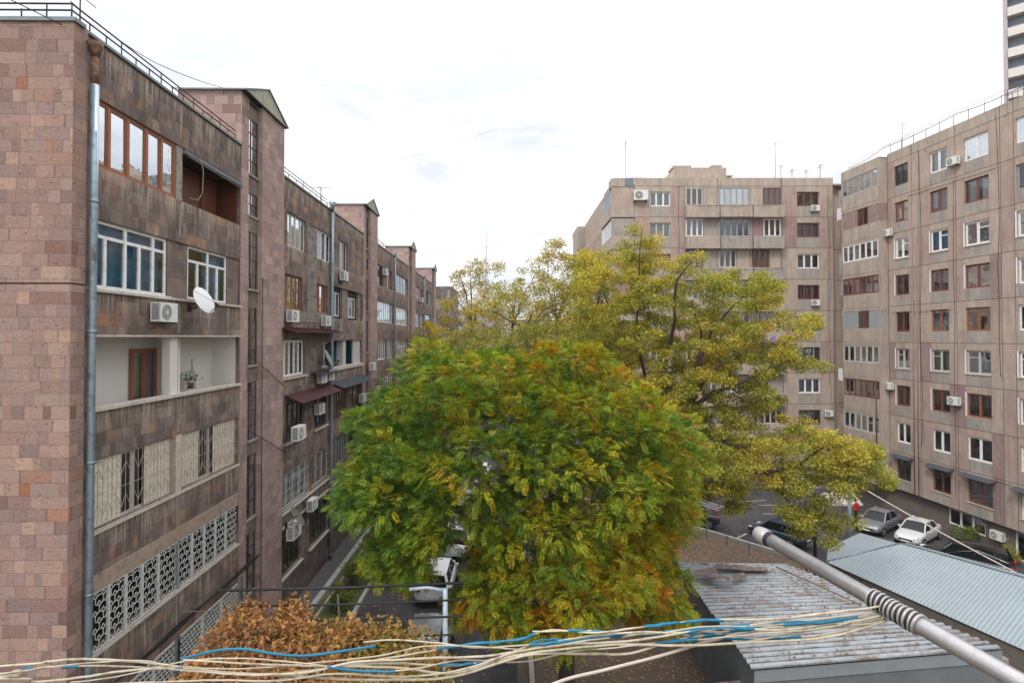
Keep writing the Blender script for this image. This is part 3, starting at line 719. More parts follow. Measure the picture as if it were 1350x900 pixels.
# stair towers
sw = [(19.0, 21.2), (17.4, 18.25), (14.5, 16.75), (11.5, 13.75), (8.55, 10.8), (5.5, 7.95), (2.6, 4.9)]
for k in range(NM):
    o = k * MOD; a, b, c, d = o + 7.35, o + 7.95, o + 8.85, o + 11.05; mb = MB(); TZ = 22.0
    def qf(x0, x1, y, z0=-.2, z1=TZ): mb.face([(x0, y, z0), (x1, y, z0), (x1, y, z1), (x0, y, z1)], [(x0, z0), (x1, z0), (x1, z1), (x0, z1)])
    def qs(x, y0, y1, z0, z1, sg): 
        P = [(x, y1, z0), (x, y0, z0), (x, y0, z1), (x, y1, z1)]; U = [(y1 + x, z0), (y0 + x, z0), (y0 + x, z1), (y1 + x, z1)]
        if sg > 0: P.reverse(); U.reverse()
        mb.face(P, U)
    qf(a, b, -.012); qf(c, d, -.14); qs(a, -.012, .02, -.2, TOPZ, -1); qs(a, -.012, 2.4, TOPZ, TZ, -1); qs(b, -.012, .06, -.2, TZ, 1); qs(c, -.14, .06, -.2, TZ, -1); qs(d, -.14, .02, -.2, TOPZ, 1); qs(d, -.14, 2.4, TOPZ, TZ, 1)
    mb.face([(d, 2.4, TOPZ), (a, 2.4, TOPZ), (a, 2.4, TZ), (d, 2.4, TZ)])
    tw = mb.build('stair_tower', M['tuff_tower'], LB)
    mb = MB(); wall(mb, b, c, -.2, TZ - .3, [(b + .04, c - .04, *z) for z in sw], y=.03, rev=.12); mb.build('stair_wall', M['stair_stone'], tw)
    for i, z in enumerate(sw):
        if k > 1 and i > 3: continue
        tall = z[1] - z[0] > 1.5
        wmb = MB(); x0, x1 = b + .04, c - .04; y_ = .05
        nz = 4 if tall else 2
        for j in range(nz + 1): zz = z[0] + (z[1] - z[0]) * j / nz; wmb.box(x0, x1, y_, y_ + .04, zz - .02, zz + .02)
        for x in (x0, x0 + (x1 - x0) * .33, x1): wmb.box(x - .018, x + .018, y_ - .003, y_ + .043, z[0], z[1])
        f = wmb.build('stair_window', M['darkframe'], LB)
        g = MB()
        for j in range(nz):
            za, zb = z[0] + (z[1] - z[0]) * j / nz, z[0] + (z[1] - z[0]) * (j + 1) / nz; q = random.uniform(-.012, .012)
            g.face([(x0, y_ + .02 + q, za), (x1, y_ + .02 - q, za), (x1, y_ + .02 - q, zb), (x0, y_ + .02 + q, zb)])
        g.build('pane', M['glass_sky'], f)
        if (i + k) % 3 == 2: gb = MB(); gb.face([(x0, y_ + .2, z[0]), (x1, y_ + .2, z[0]), (x1, y_ + .2, z[1]), (x0, y_ + .2, z[1])]); gb.build('painted_glass', M['green_glasswall'], f)
        s = MB(); s.box(b + .002, c - .002, -.04 if tall else -.01, .07, z[0] - .09, z[0] - .01); s.build('sill', M['concrete'], f)
    mb = MB(); rz = TZ + .85; m_ = (a + d) / 2; e0, e1 = a - .12, d + .14; yf, yb = -.28, 2.6
    for zz, sg in ((0, 1), (-.05, -1)):
        P1 = [(e0, yf, TZ + zz), (e0, yb, TZ + zz), (m_, yb, rz + zz), (m_, yf, rz + zz)]; P2 = [(m_, yf, rz + zz), (m_, yb, rz + zz), (e1, yb, TZ + zz), (e1, yf, TZ + zz)]
        if sg > 0: P1.reverse(); P2.reverse()
        mb.face(P1, m=0); mb.face(P2, m=0)
    mb.face([(e0, yf, TZ - .05), (e0, yb, TZ - .05), (e0, yb, TZ), (e0, yf, TZ)][::-1], m=2)
    for q0, q1 in ((e0, m_), (m_, e1)):
        za, zb = (TZ, rz) if q0 == e0 else (rz, TZ); mb.face([(q0, yf, za - .05), (q1, yf, zb - .05), (q1, yf, zb), (q0, yf, za)], m=2)
    rf = mb.build('tower_roof', [M['roof_far'], M['gable'], M['sheetcap']], LB)
    gm = MB(); gm.face([(a - .05, yf + .06, TZ - .03), (d + .05, yf + .06, TZ - .03), (m_, yf + .06, rz - .06)])
    for j in range(1, 16):
        x = a + (d - a) * j / 16; zt = TZ + .82 * (1 - abs(x - m_) / (m_ - a + .05)); gm.bar((x, yf + .055, TZ - .03), (x, yf + .055, zt), .025)
    gm.build('gable_sheet', M['gable'], rf)
    sf = MB(); sf.box(a - .1, d + .1, yf + .05, 0, TZ - .08, TZ - .06); sf.build('soffit', M['iron'], rf)
# ordinary windows
for t_, u0, u1, z0, z1, k in todo: window(LB, u0, u1, z0, z1, **k)
# nearest section infill
window(LB, .02, 3.34, 16.8, 18.47, widths=(.16, .37, .60, .80), fr='wood', cur='cur_white', cov=((0, .62),), glass='glass_mirror', y=.06, fw=.075, label='brown timber window of five tall panes reflecting the sky')
panel(LB, 3.36, 3.66, 16.8, 18.47, .03, 'concrete', 'pillar', .2)
balcony(LB, 3.68, 7.28, 15.9, 16.8, 18.4, 'woodpanel')
cb = MB()
for u0 in (3.8, 4.9, 6.0): cb.box(u0, u0 + 1.0, .75, 1.3, 16.0, 18.3)
cb.build('cupboard', M['woodpanel'], LB)
bl = MB(); bl.box(3.66, 7.28, -.05, .12, 18.30, 18.42); bl.tube([(3.6, -.12, 18.28), (7.2, -.12, 18.25)], .035, 8); bl.tube([(3.7, -.17, 18.2), (7.1, -.17, 18.14)], .02, 6); bl.build('awning_roller', M['acdark'], LB)
lp = MB(); lp.tube([(4.0, -.02, 18.9), (4.25, -.12, 18.6), (4.45, -.18, 18.0), (4.42, -.18, 17.3), (4.2, -.16, 16.98), (3.85, -.1, 16.96)], .014, 6); lp.build('loose_cable', M['concrete'], LB)
window(LB, .02, 2.95, 13.8, 15.5, n=5, fr='white', cur='cur_teal', tr=.74, y=.08, fw=.085, widths=(.16, .41, .60, .80), sill='white', label='white window with top lights and blue curtains')
panel(LB, 2.97, 4.0, 13.8, 15.5, .05, 'stair_stone'); panel(LB, 6.47, 7.28, 13.8, 15.5, .05, 'stair_stone')
window(LB, 4.02, 6.45, 13.8, 15.5, n=4, fr='white', cur='cur_teal', cov=((.5, 1),), tr=.70, y=.08, fw=.08)
lg = MB(); lg.box(-.2, 7.34, -.10, .02, 13.70, 13.77); lg.box(-.2, 7.34, -.07, .1, 12.60, 12.65); lg.box(-.2, 7.34, -.10, .28, 10.78, 10.86)
lg.box(-.2, 7.34, -.05, .1, 7.78, 7.84); lg.box(-.2, 7.34, -.06, .1, 4.80, 4.87); lg.build('ledge', M['ledge'], LB)
pb = balcony(LB, .02, 7.28, 9.9, 10.86, 12.6, 'plaster', name='balcony', dep=1.0)
tag(pb, 'open balcony plastered white')
cl = MB(); cl.box(3.20, 3.58, .08, .32, 10.0, 12.6); cl.build('column', M['plaster'], pb); cl = MB(); cl.box(3.9, 4.0, .25, .99, 9.95, 12.65); cl.build('partition', M['plaster'], pb)
dr = window(LB, 2.72, 3.88, 9.95, 12.25, n=2, fr='wood', cur=None, glass='glass_dim', y=.90, fw=.09, name='balcony_door')
# ladder on the balcony is a thing of its own (see below)
for a, b in ((.05, 3.35), (3.72, 7.25)):
    o = window(LB, a, b, 7.86, 9.58, n=4, fr='oldwhite', y=.14, glass='glass_dim', label='old window hung with white curtains behind a zigzag grille')
    curtain(o, a + .05, b - .05, 7.9, 9.55, .105, 'cur_dirty', ((0, .34), (.62, 1)) if a < 1 else ((0, .3), (.55, 1)), .012)
    zigrille('window_grille', LB, a, b, 7.87, 9.57, .0, 'grille_rust')
pm = MB(); pm.box(3.4, 3.68, -.01, .2, 7.85, 9.6); pm.build('pillar', M['ledge'], LB)
lt = MB(); lt.box(0, 7.3, -.025, 0, 6.38, 6.78); lt.build('plaster_band', M['lintel'], LB)
hexgrille('lattice_grille', LB, .05, 3.5, 4.93, 6.33, .0, 'grille', .27, (.62, 1.25, 1.9, 2.6)); hexgrille('lattice_grille', LB, 3.62, 7.25, 4.93, 6.33, .0, 'grille', .27, (4.3, 5.0, 5.7, 6.4))
pd = MB(); pd.box(3.53, 3.59, -.02, .1, 4.9, 6.35); pd.build('pillar', M['pipe_white'], LB)
hexgrille('lattice_grille', LB, .05, 3.6, 1.05, 3.38, -.02, 'grille', .17, (1.2, 2.4)); hexgrille('lattice_grille', LB, 3.7, 7.28, 1.05, 3.38, -.02, 'grille', .17, (4.9, 6.1))
# second section infill
b0 = MOD
panel(LB, b0 + .1, b0 + .5, 13.7, 15.6, .12, 'infill_brick'); window(LB, b0 + .6, b0 + 2.7, 13.85, 15.3, n=3, fr='white', cur='cur_white', cov=((0, .5),), y=.3, vent=0); panel(LB, b0 + 2.75, b0 + 4.0, 13.7, 15.6, .12, 'infill_brick')
window(LB, b0 + 4.1, b0 + 6.3, 13.85, 15.2, n=3, fr='white', cur='cur_white', cov=((.2, .7),), y=.3, vent=0); panel(LB, b0 + 6.4, b0 + 7.1, 13.7, 15.6, .12, 'infill_brick')
gb = MB()
for i in range(14): x = b0 + .7 + i * .4; gb.bar((x, .1, 13.75), (x, .1, 15.5), .02)
gb.build('window_grille', M['grille_rust'], LB)
tb = balcony(LB, b0 + .05, b0 + 6.9, 9.8, 10.8, 12.4, 'teal', name='balcony', dep=1.45); tag(tb, 'open balcony painted turquoise')
cl = MB(); cl.box(b0 + 2.9, b0 + 3.5, .1, .5, 10.8, 12.4); cl.build('column', M['oldwhite'], tb); cl = MB(); cl.box(b0 + 5.2, b0 + 6.88, .1, .2, 10.8, 12.4); cl.build('screen', M['oldwhite'], tb)
fp = MB(); fp.box(b0 - .02, b0 + 6.95, -.12, .3, 10.62, 10.82); fp.build('ledge', M['ledge'], LB)
panel(LB, b0 + .2, b0 + 1.2, 7.7, 9.5, .1, 'redwood'); window(LB, b0 + 1.25, b0 + 3.4, 7.7, 9.5, n=4, fr='redwood', cur='cur_beige', cov=((.2, .5),)); panel(LB, b0 + 3.45, b0 + 4.4, 7.7, 9.5, .05, 'spandrel'); window(LB, b0 + 4.45, b0 + 6.85, 7.7, 9.5, n=3, fr='redwood', cur='cur_grey')
panel(LB, S(404), S(416.5), 13.35, 18.2, -.03, 'infill_brick', 'brick_infill', .028); panel(LB, S(432.5), S(436.5), 13.35, 15.7, -.03, 'infill_brick', 'brick_infill', .028); panel(LB, S(371.5), S(374), 13.4, 15.7, -.03, 'infill_brick', 'brick_infill', .028)
panel(LB, S(375), S(404), 13.3, 13.88, -.03, 'infill_brick', 'brick_infill', .028); panel(LB, S(416.7), S(432.3), 13.3, 13.88, -.03, 'infill_brick', 'brick_infill', .028)
panel(LB, S(403), S(423), 10.6, 12.7, -.02, 'stair_stone', 'infill_panel', .018)
zigrille('window_grille', LB, S(371.6), S(406), 4.78, 6.42, -.05, 'grille', .2); zigrille('window_grille', LB, S(412), S(434), 4.78, 6.42, -.05, 'grille_rust', .2)
for a, b, z in ((369, 402, 10.72), (376, 402, 7.72), (415, 431, 7.72), (371, 398, 1.76), (409, 433, 1.76), (370, 434, 4.66)): sl_ = MB(); sl_.box(S(a) - .1, S(b) + .1, -.12, .12, z - .07, z); sl_.build('window_ledge', M['ledge'], LB)
for a, b in ((S(372), S(436.5)), (b0, b0 + 7.2)): sl_ = MB(); sl_.box(a, b, -.09, .02, 3.95, 4.03); sl_.build('string_course', M['ledge'], LB)
awning(LB, S(367), S(437), 13.05, .75, .22, 'awn_red', label='upper maroon sheet awning')
awning(LB, S(376), S(432), 9.95, .8, .35, 'awn_red', label='lower maroon sheet awning'); awning(LB, S(409), S(434), 10.35 + .45, .6, .12, 'awn_grey', label='small dark awning')
awning(LB, b0 + .0, b0 + 6.9, 10.0, .85, .3, 'awn_grey')
for k in range(NM): downpipe(LB, (k + 1) * MOD - .05, 0, TOPZ - .1, y=-.14, r=.095 if k < 1 else .07)
downpipe(LB, -.29, 0, 18.6, y=-.2, mat='pipe', r=.085, head=False, label='grey-blue downpipe beside the corner pier')
dp = MB(); dp.tube([(-.29, -.2, 14.4), (-.29, -.2, 18.62)], .09, 10); dp.build('downpipe', M['pipe_white'], LB)
dp = MB(); dp.tube([(-.29, -.2, 18.62), (-.29, -.2, 19.3)], .082, 10); dp.tube([(-.29, -.2, 19.28), (-.31, -.22, 19.5), (-.31, -.22, 19.62)], [.085, .15, .17], 10); dp.build('downpipe_head', M['rust'], LB)
# conduits and cable runs on the facade
cm = MB()
for j in range(4): cm.tube([(-.1 + i * .9, -.06 - .02 * j, 3.75 + .04 * j + .05 * math.sin(i * 1.3 + j)) for i in range(22)], .016, 4)
for z in (12.0, 9.1): cm.tube([(7.9 + .02 * i, -.12, z - .08 * i) for i in range(3)] + [(9.6, -.2, z - .9), (11.4, -.14, z - 1.7)], .012, 4)
cm.tube([(8.9, -.17, .5), (8.9, -.17, 15)], .015, 4); cm.build('facade_cable', M['iron'], LB)

# air conditioners and dishes on the left row
ac(LB, S(207) , 13.03, 'white air conditioner under the blue-curtained window beside the white dish', y=-.06)
ac(LB, S(379), 13.28, 'air conditioner under the wider of the two brown timber windows, above the maroon awning')
ac(LB, S(424), 13.2, 'air conditioner under the narrow brown timber window next to the grey downpipe')
ac(LB, S(419), 10.15, 'left one of the two air conditioners hung close together below the grey dish')
ac(LB, S(429.5), 10.2, 'right one of the two air conditioners hung close together below the grey dish')
ac(LB, S(371) + .35, 7.95, 'bulky white air conditioner jutting out beside the lower maroon awning near the stair tower', y=-.5, sc=1.15)
ac(LB, S(416), 8.55, 'air conditioner in front of the dark window under the lower maroon awning')
ac(LB, S(404), 3.95, 'white air conditioner on the dark wall above the ground-floor windows', y=-.2)
ac(LB, S(374), 3.6, 'air conditioner behind the tilted dish near the foot of the stair tower', y=-.35, sc=1.15)
ac(LB, S(448), 16.0, 'air conditioner under a top-floor window just beyond the first grey downpipe')
ac(LB, S(483.5), 10.2, 'air conditioner just below the turquoise balcony at its far end', y=-.3)
ac(LB, S(472), 8.2, 'air conditioner under the grey awning below the turquoise balcony', y=-.2)
ac(LB, S(504), 17.6, 'air conditioner beside a top-floor window beyond the second stair tower')
ac(LB, S(552.5), 16.6, 'small distant air conditioner on the far end of the brown block', y=-.15)
place(DISH, LB, S(243), -.62, 13.75, R(-8), 'white satellite dish on the wall beside the air conditioner', 'satellite dishes')
place(DISHG, LB, S(421), -.55, 11.45, R(8), 'grey satellite dish beside the maroon awning', 'satellite dishes', 1.15)
place(DISH, LB, S(372.5), -.75, 4.6, R(50), 'satellite dish tilted up beside an air conditioner low on the stair tower', 'satellite dishes', 1.1)
# ladder with a plant on the white balcony
ld = place(thing('step_ladder', None, 'ladder'), LB, 5.3, .62, 9.9, R(25), 'thin metal step ladder standing on the white open balcony')
mb = MB()
for x in (-.22, .22): mb.bar((x, -.25, 0), (x * .8, 0, 1.75), .03); mb.bar((x, .3, 0), (x * .8, 0, 1.7), .025)
for i in range(5): mb.box(-.2, .2, -.26 + .055 * i, -.16 + .055 * i, .3 + .3 * i, .325 + .3 * i)
mb.tube([(-.18, 0, 1.7), (-.12, 0, 1.95), (.12, 0, 1.95), (.18, 0, 1.7)], .012, 5); mb.build('frame', M['greyframe'], ld)
def potted(label, B, u, y, z, leafc, flc, seed):
    t = place(thing('potted_plant', None, 'plant'), B, u, y, z, 0, label); g = random.Random(seed); p = MB(); p.tube([(0, 0, 0), (0, 0, .2)], [.09, .12], 10); p.build('pot', M['rust'], t)
    f = MB()
    for i in range(150):
        a = Vector((g.gauss(0, .13), g.gauss(0, .13), .25 + abs(g.gauss(0, .16)))); d1 = Vector((g.uniform(-1, 1), g.uniform(-1, 1), g.uniform(-.3, 1))).normalized() * .07; d2 = d1.orthogonal().normalized() * .025
        f.face([a, a + d1 * .5 + d2, a + d1, a + d1 * .5 - d2], m=1 if g.random() < flc else 0)
    f.build('leaves', [m_plain('pot_leaf', leafc, .7), m_plain('pot_flower', (.45, .08, .2), .7)], t); return t
potted('green plant in a small pot on the step ladder of the white balcony', LB, 5.3, .66, 10.85, (.03, .10, .03), 0, 1)
potted('pink flowering plant behind the parapet of the turquoise balcony, nearer one', LB, MOD + .8, .3, 10.62, (.08, .14, .04), .5, 2)
potted('green plant behind the parapet of the turquoise balcony, farther one', LB, MOD + 2.0, .3, 10.62, (.08, .16, .05), .1, 3)
# ============================================================ PANEL APARTMENT BLOCKS (middle and right)
JZ = [.15 + 3 * k for k in range(10)]; PTOP = 27.95
PM = ['pan_pink', 'pan_beige', 'pan_grey', 'pan_rose', 'pan_purple', 'joint']
def pmats(): return [M[m] for m in PM]
CUR = ['cur_white', 'cur_grey', 'cur_beige', 'cur_teal', 'cur_brown', None, 'cur_green', 'cur_grey', 'cur_brown']
FR = ['white', 'redwood', 'oldwhite', 'redwood', 'white', 'darkframe', 'wood', 'redwood', 'greyframe']
MBL = thing('apartment_block', 'pink and beige panel apartment block standing across the far end of the courtyard', 'building', (11.8, 52.55, 0), 0)
rr = random.Random(5)
# bay A u 0..4.85, loggias 4.85..14.25, bay C 14.25..19.2
mh, spec = [], []
A_spec = {8: ('white', 'cur_grey', 3), 7: ('oldwhite', 'cur_grey', 3), 6: ('redwood', 'cur_beige', 3)}
C_spec = {8: ('redwood', 'cur_brown'), 7: ('redwood', 'cur_grey'), 6: ('white', 'cur_brown'), 5: ('redwood', 'cur_brown'), 4: ('redwood', 'cur_white'), 3: ('darkframe', None), 2: ('white', 'cur_grey'), 1: ('darkframe', 'cur_brown'), 0: ('white', None)}
for k in range(9):
    z = JZ[k]; a, b = z + 1.05, z + 2.45
    mh.append((1.48, 3.5, a, b)); f, c, n = A_spec.get(k, (rr.choice(FR), rr.choice(CUR), 3)); spec.append((1.48, 3.5, a, b, n, f, c))
    mh.append((15.72, 17.85, a, b)); f, c = C_spec[k]; spec.append((15.72, 17.85, a, b, 3, f, c))
def mmat(u, z):
    k = int((z - .15) // 3); h = (z - .15) - 3 * k
    if z > 27.15: return 1
    if 1.48 < u < 3.5 or 15.72 < u < 17.85: return 2 if h < 1.2 else 1
    if 14.25 < u < 15.72 and k in (7, 4): return 4 if h > .1 else 0
    if 3.6 < u < 4.85: return 3
    return [0, 1, 0, 3][(k * 3 + int(u * .8)) % 4] if u > 14 else [0, 3, 0][k % 3]
mb = MB()
wall(mb, -.0, 4.85, .15, PTOP, [h for h in mh if h[0] < 4], mf=mmat, rev=.22, ju=(.0,), jz=JZ, jm=5, jw=.05)
wall(mb, 14.25, 19.2, .15, PTOP, [h for h in mh if h[0] > 4], mf=mmat, rev=.22, ju=(14.25, 19.2), jz=JZ, jm=5, jw=.05)
wall(mb, 19.2, 22.5, .15, 27.6, [], y=.9, mf=0, jz=JZ, jm=5, jw=.05)
mb.face([(19.2, 0, .15), (19.2, .9, .15), (19.2, .9, PTOP), (19.2, 0, PTOP)], [(0, .15), (.9, .15), (.9, PTOP), (0, PTOP)])
wall(mb, 0, 19.2, -2.5, .13, [], y=.3, mf=2)
mb.build('facade_wall', pmats(), MBL)
for (u0, u1, a, b, n, f, c) in spec: window(MBL, u0, u1, a, b, n=n, fr=f, cur=c, y=.12, fw=.075, glass=rr.choice(['glass', 'glass_bright', 'glass_bright']))
# loggia band: parapets stand proud, glazed or open above
cols = [4.85, 8.05, 11.2, 14.25]; par = MB(); lm = MB()
opn = {(8, 0): 'w', (8, 1): 'g', (8, 2): 'w', (7, 0): 'w', (7, 1): 'g', (7, 2): 'w'}
lh = []
for k in range(9):
    z = JZ[k]
    for j in range(3): lh.append((cols[j] + .1, cols[j + 1] - .1, z + 1.12, z + 2.85))
wall(lm, 4.85, 14.25, .15, PTOP, lh, y=-.02, mf=lambda u, z: 1, rev=.3, ju=cols, jz=(27.15,), jm=5, jw=.045); lm.build('loggia_wall', pmats(), MBL)
for k in range(9):
    z = JZ[k]
    for j in range(3):
        a, b = cols[j], cols[j + 1]; q = rr.uniform(-.03, .03)
        par.box(a + .03, b - .03, -.62, -.02, z - .12 + q, z + 1.06 + q, m=1 if rr.random() < .75 else 2)
        o0, o1, p0, p1 = a + .12, b - .12, z + 1.13, z + 2.84; ty = rr.choice('wgwgwpb')
        if k == 8: ty = 'wgp'[j]
        if k == 7: ty = 'wgp'[j]
        if ty == 'w': panel(MBL, o0 + 1.7, o1, p0, p1, .0, rr.choice(['pan_grey', 'pan_beige', 'greyframe']), t=.08); window(MBL, o0, o0 + 1.65, p0, p1, n=3, fr=rr.choice(['white', 'oldwhite', 'redwood']), cur=rr.choice(CUR), y=.0, fw=.07)
        elif ty == 'g': window(MBL, o0, o1, p0, p1, n=5, fr=rr.choice(['oldwhite', 'darkframe', 'greyframe']), cur=rr.choice(CUR), cov=((0, .2), (.45, .8)), y=.0, fw=.06, glass=rr.choice(['glass_dim', 'glass_bright']))
        elif ty == 'p': panel(MBL, o0, o0 + 1.1, p0, p1, .0, rr.choice(['pan_grey', 'pan_beige', 'pan_purple']), t=.08); window(MBL, o0 + 1.15, o1, p0, p1, n=3, fr=rr.choice(['white', 'redwood']), cur=rr.choice(CUR), y=.0, fw=.07)
        elif ty == 'b': panel(MBL, o0, o0 + .5, p0, p1, .0, 'pan_beige', t=.08); panel(MBL, o1 - .5, o1, p0, p1, .0, 'pan_beige', t=.08)
po = par.build('balcony_parapet', [M['pan_pink'], M['pan_beige'], M['pan_grey']], MBL); po['kind'] = 'stuff'
# left corner balcony stack and the receding side
cs = MB()
for k in range(9):
    z = JZ[k]
    if k == 8: cs.box(-2.2, -.02, -.0, 6.2, z, z + 1.15, m=1); cs.box(-2.2, -.9, .02, 1.5, z + 2.95, z + 3.75, m=1)
    else: cs.box(-2.2, -.02, 0, 6.2, z - .08, z + 1.2, m=1)
cs.build('corner_parapet', [M['pan_pink'], M['pan_beige']], MBL)
for k in range(9):
    z = JZ[k]
    fm = ['pan_purple', 'pan_beige', 'pan_grey', 'pan_beige', 'pan_beige', 'pan_purple', 'pan_purple', 'pan_grey', 'pan_pink'][k]
    panel(MBL, -2.15, -.02, z + 1.22 if k < 8 else z + 1.17, z + 2.90, .06, fm, t=.1)
sd_ = thing('x', None, None)   # a rotated frame for the side face; removed after use
sd_.location = (9.6, 58.7, 0); sd_.rotation_euler = (0, 0, R(-90))
def side_window(xw, y0, y1, z0, z1, n, f, c):
    """window in the side face (looking towards -X) of the middle block"""
    o = window(MBL, 0, y1 - y0, z0, z1, n=n, fr=f, cur=c, y=.02, fw=.07)
    o.rotation_euler = (0, 0, R(-90)); o.location = (xw - 11.8, y1 - 52.55, 0); return o
for k in range(9):
    z = JZ[k]
    side_window(9.62, 53.2, 58.4, z + 1.22, z + 2.75, 6, rr.choice(['white', 'oldwhite', 'greyframe']), rr.choice(CUR))
    for y0 in (62.5, 67.5, 71): side_window(9.98, y0, y0 + 1.6, z + 1.0, z + 2.5, 2, rr.choice(FR), rr.choice(CUR))
bpy.data.objects.remove(sd_)
ms = MB()
def fside(mbx, x, y0, y1, z0, z1, m=0): mbx.face([(x - 11.8, y1 - 52.55, z0), (x - 11.8, y0 - 52.55, z0), (x - 11.8, y0 - 52.55, z1), (x - 11.8, y1 - 52.55, z1)], [(y1, z0), (y0, z0), (y0, z1), (y1, z1)], m)
for k in range(9):
    z = JZ[k]; fside(ms, 9.64, 52.7, 58.75, z + .0, z + 1.22, 1); fside(ms, 10.0, 58.75, 74.5, z + .05, z + 3.0, k % 2 * 3); fside(ms, 10.0 - .002, 58.75, 74.5, z, z + .05, 5)
    fside(ms, 9.66, 52.7, 53.2, z + 1.2, z + 2.95, 1); fside(ms, 9.66, 58.4, 58.75, z + 1.2, z + 2.95, 1)
    fside(ms, 8.95, 74.5, 80, z, z + 2.95, 1); ms.face([(8.95 - 11.8, 21.95, z), (-1.8, 21.95, z), (-1.8, 21.95, z + 2.95), (8.95 - 11.8, 21.95, z + 2.95)], m=2)
ms.box(-1.9, -.02, .1, 6.1, 27.1, 27.9, m=1); ms.box(-1.79, -.02, 6.1, 22, 27.1, 27.9, m=1); ms.box(-2.86, -1.8, 21.94, 28, 27.0, 27.7, m=1)
ms.box(-1.7, 19.2, 27.8, 28, -2, 27.9, m=0); ms.box(19.18, 19.2, .9, 28, 0, 27.6, m=0)
ms.build('side_wall', pmats(), MBL)
mb = MB(); mb.box(-1.7, 22.4, .25, 27.9, 27.3, 27.45); mb.build('roof', M['concrete'], MBL)
mb = MB(); mb.face([(-2.15, .03, PTOP - .1), (-.02, .03, PTOP - 1.0), (-.02, .03, PTOP - .02), (-2.0, .03, PTOP - .02)]); mb.box(-1.8, -.05, .05, 5.8, 27.85, 27.95); mb.build('roofing_felt', M['sheetcap'], MBL)
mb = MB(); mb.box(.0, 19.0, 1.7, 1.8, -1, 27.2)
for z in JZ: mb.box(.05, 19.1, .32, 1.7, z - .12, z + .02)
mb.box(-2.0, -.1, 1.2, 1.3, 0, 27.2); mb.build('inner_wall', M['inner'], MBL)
mb = MB(); mb.box(5.4, 10.9, 5, 9.5, 27.4, 30.5, m=0)
mb.face([(4.4, 5, 27.4), (5.4, 5, 27.4), (5.4, 5, 30.5)]); mb.face([(4.4, 5, 27.4), (5.4, 5, 30.5), (5.4, 9.5, 30.5), (4.4, 9.5, 27.4)][::-1])
mb.box(9.4, 10.5, 5.2, 6.4, 30.5, 30.85); mb.box(5.3, 7.2, 5.1, 7, 30.5, 30.75); mb.box(10.9, 11.6, 5, 6, 29.6, 29.7)
mb.build('lift_housing', M['pan_beige'], MBL)
ac(MBL, .55, 25.7, 'large white air conditioner at the top left corner of the block across the courtyard', y=-.02, sc=1.7)
ac(MBL, 17.35, 24.7, 'air conditioner just under a top-floor red-brown window of the block across the courtyard', y=-.02)
ac(MBL, 17.3, 15.6, 'air conditioner under the shuttered fifth-row window of the block across the courtyard', y=-.02)
ac(MBL, 15.2, 9.9, 'tall white air conditioner left of a dark loggia opening behind the yellow tree', y=-.02, sc=1.05)
ac(MBL, 18.5, 5.0, 'air conditioner beside the lowest visible opening of the block across the courtyard', y=-.02)
fc = MB()
for u, z0, z1 in ((4.3, 6, 27.2), (8.1, 12, 27.4), (11.25, 9, 26), (14.2, 3, 27.9), (18.7, 8, 27)):
    pts = [(u + rr.uniform(-.12, .12), -.66 if 4.85 < u < 14.2 else -.04, z1 - (z1 - z0) * i / 7) for i in range(8)]; fc.tube(pts, .014, 4)
for z in (25.2, 19.1, 13.3): fc.tube([(5 + 1.5 * i, -.66, z - .1 * math.sin(i * .6) - (i % 2) * .05) for i in range(7)], .012, 4)
fc.build('facade_cable', M['iron'], MBL)
ln = place(thing('laundry', None, 'laundry'), MBL, 11.6, -.95, 12.1, 0, 'row of purple and white washing hanging from a middle loggia of the far block')
g_ = MB(); g_.tube([(0, 0, .6), (1.3, 0, .55), (2.6, 0, .6)], .01, 4); g_.bar((0, .35, .6), (0, 0, .6), .03); g_.bar((2.6, .35, .6), (2.6, 0, .6), .03); g_.build('line', M['iron'], ln)
for i, c in enumerate(((.20, .12, .40), (.55, .5, .6), (.25, .16, .45), (.6, .58, .6), (.22, .1, .3))):
    q = MB(); x = .15 + .48 * i; q.box(x, x + .36, -.012, .012, .02 + .1 * (i % 2), .57); q.build('garment', m_plain('cloth_%d' % i, c, .9), ln)
# ------------------------------------------------ right block
RX, RY = 31.6, 45.8
RR_ = math.atan2(-.9967, .0817)
RB = thing('apartment_block', 'nine-storey pink panel apartment block running along the right side of the courtyard', 'building', (RX, RY, 0), RR_)
def Y2u(Y): return (RY - Y) / .9967
seams = [0.02, 2.5, 3.17, 6.4, 9.75, 10.65, 13.1, 16.4, 19.7]
wcols = [(.75, 2.15), (4.2, 5.75), (7.1, 8.95), (10.8, 12.5), (14.1, 15.7), (17.2, 18.8)]
rs = MB(); holes = []
RC = {8: [('darkframe', None), ('white', 'cur_white'), ('white', 'cur_white'), ('white', 'cur_white')],
      7: [('redwood', 'cur_white'), ('redwood', 'cur_teal'), ('redwood', 'cur_white'), ('greyframe', None)],
      6: [('white', 'cur_white'), ('white', 'cur_teal'), ('white', None), ('white', 'cur_white')],
      5: [('redwood', 'cur_brown'), ('redwood', 'cur_brown'), ('redwood', 'cur_brown'), ('white', 'cur_grey')],
      4: [('redwood', 'cur_brown'), ('wood', 'cur_teal'), ('wood', 'cur_brown'), ('white', None)],
      3: [('oldwhite', 'cur_grey'), ('oldwhite', 'cur_green'), ('oldwhite', 'cur_teal'), ('white', None)],
      2: [('redwood', 'cur_brown'), ('redwood', 'cur_brown'), ('wood', 'cur_brown'), ('white', None)],
      1: [('white', None), ('white', None), ('white', None), ('white', None)],
      0: [('darkframe', 'cur_brown'), ('redwood', None), ('redwood', 'cur_brown'), ('white', None)]}
for k in range(9):
    for (a, b) in wcols: holes.append((a, b, JZ[k] + .86, JZ[k] + 2.5))
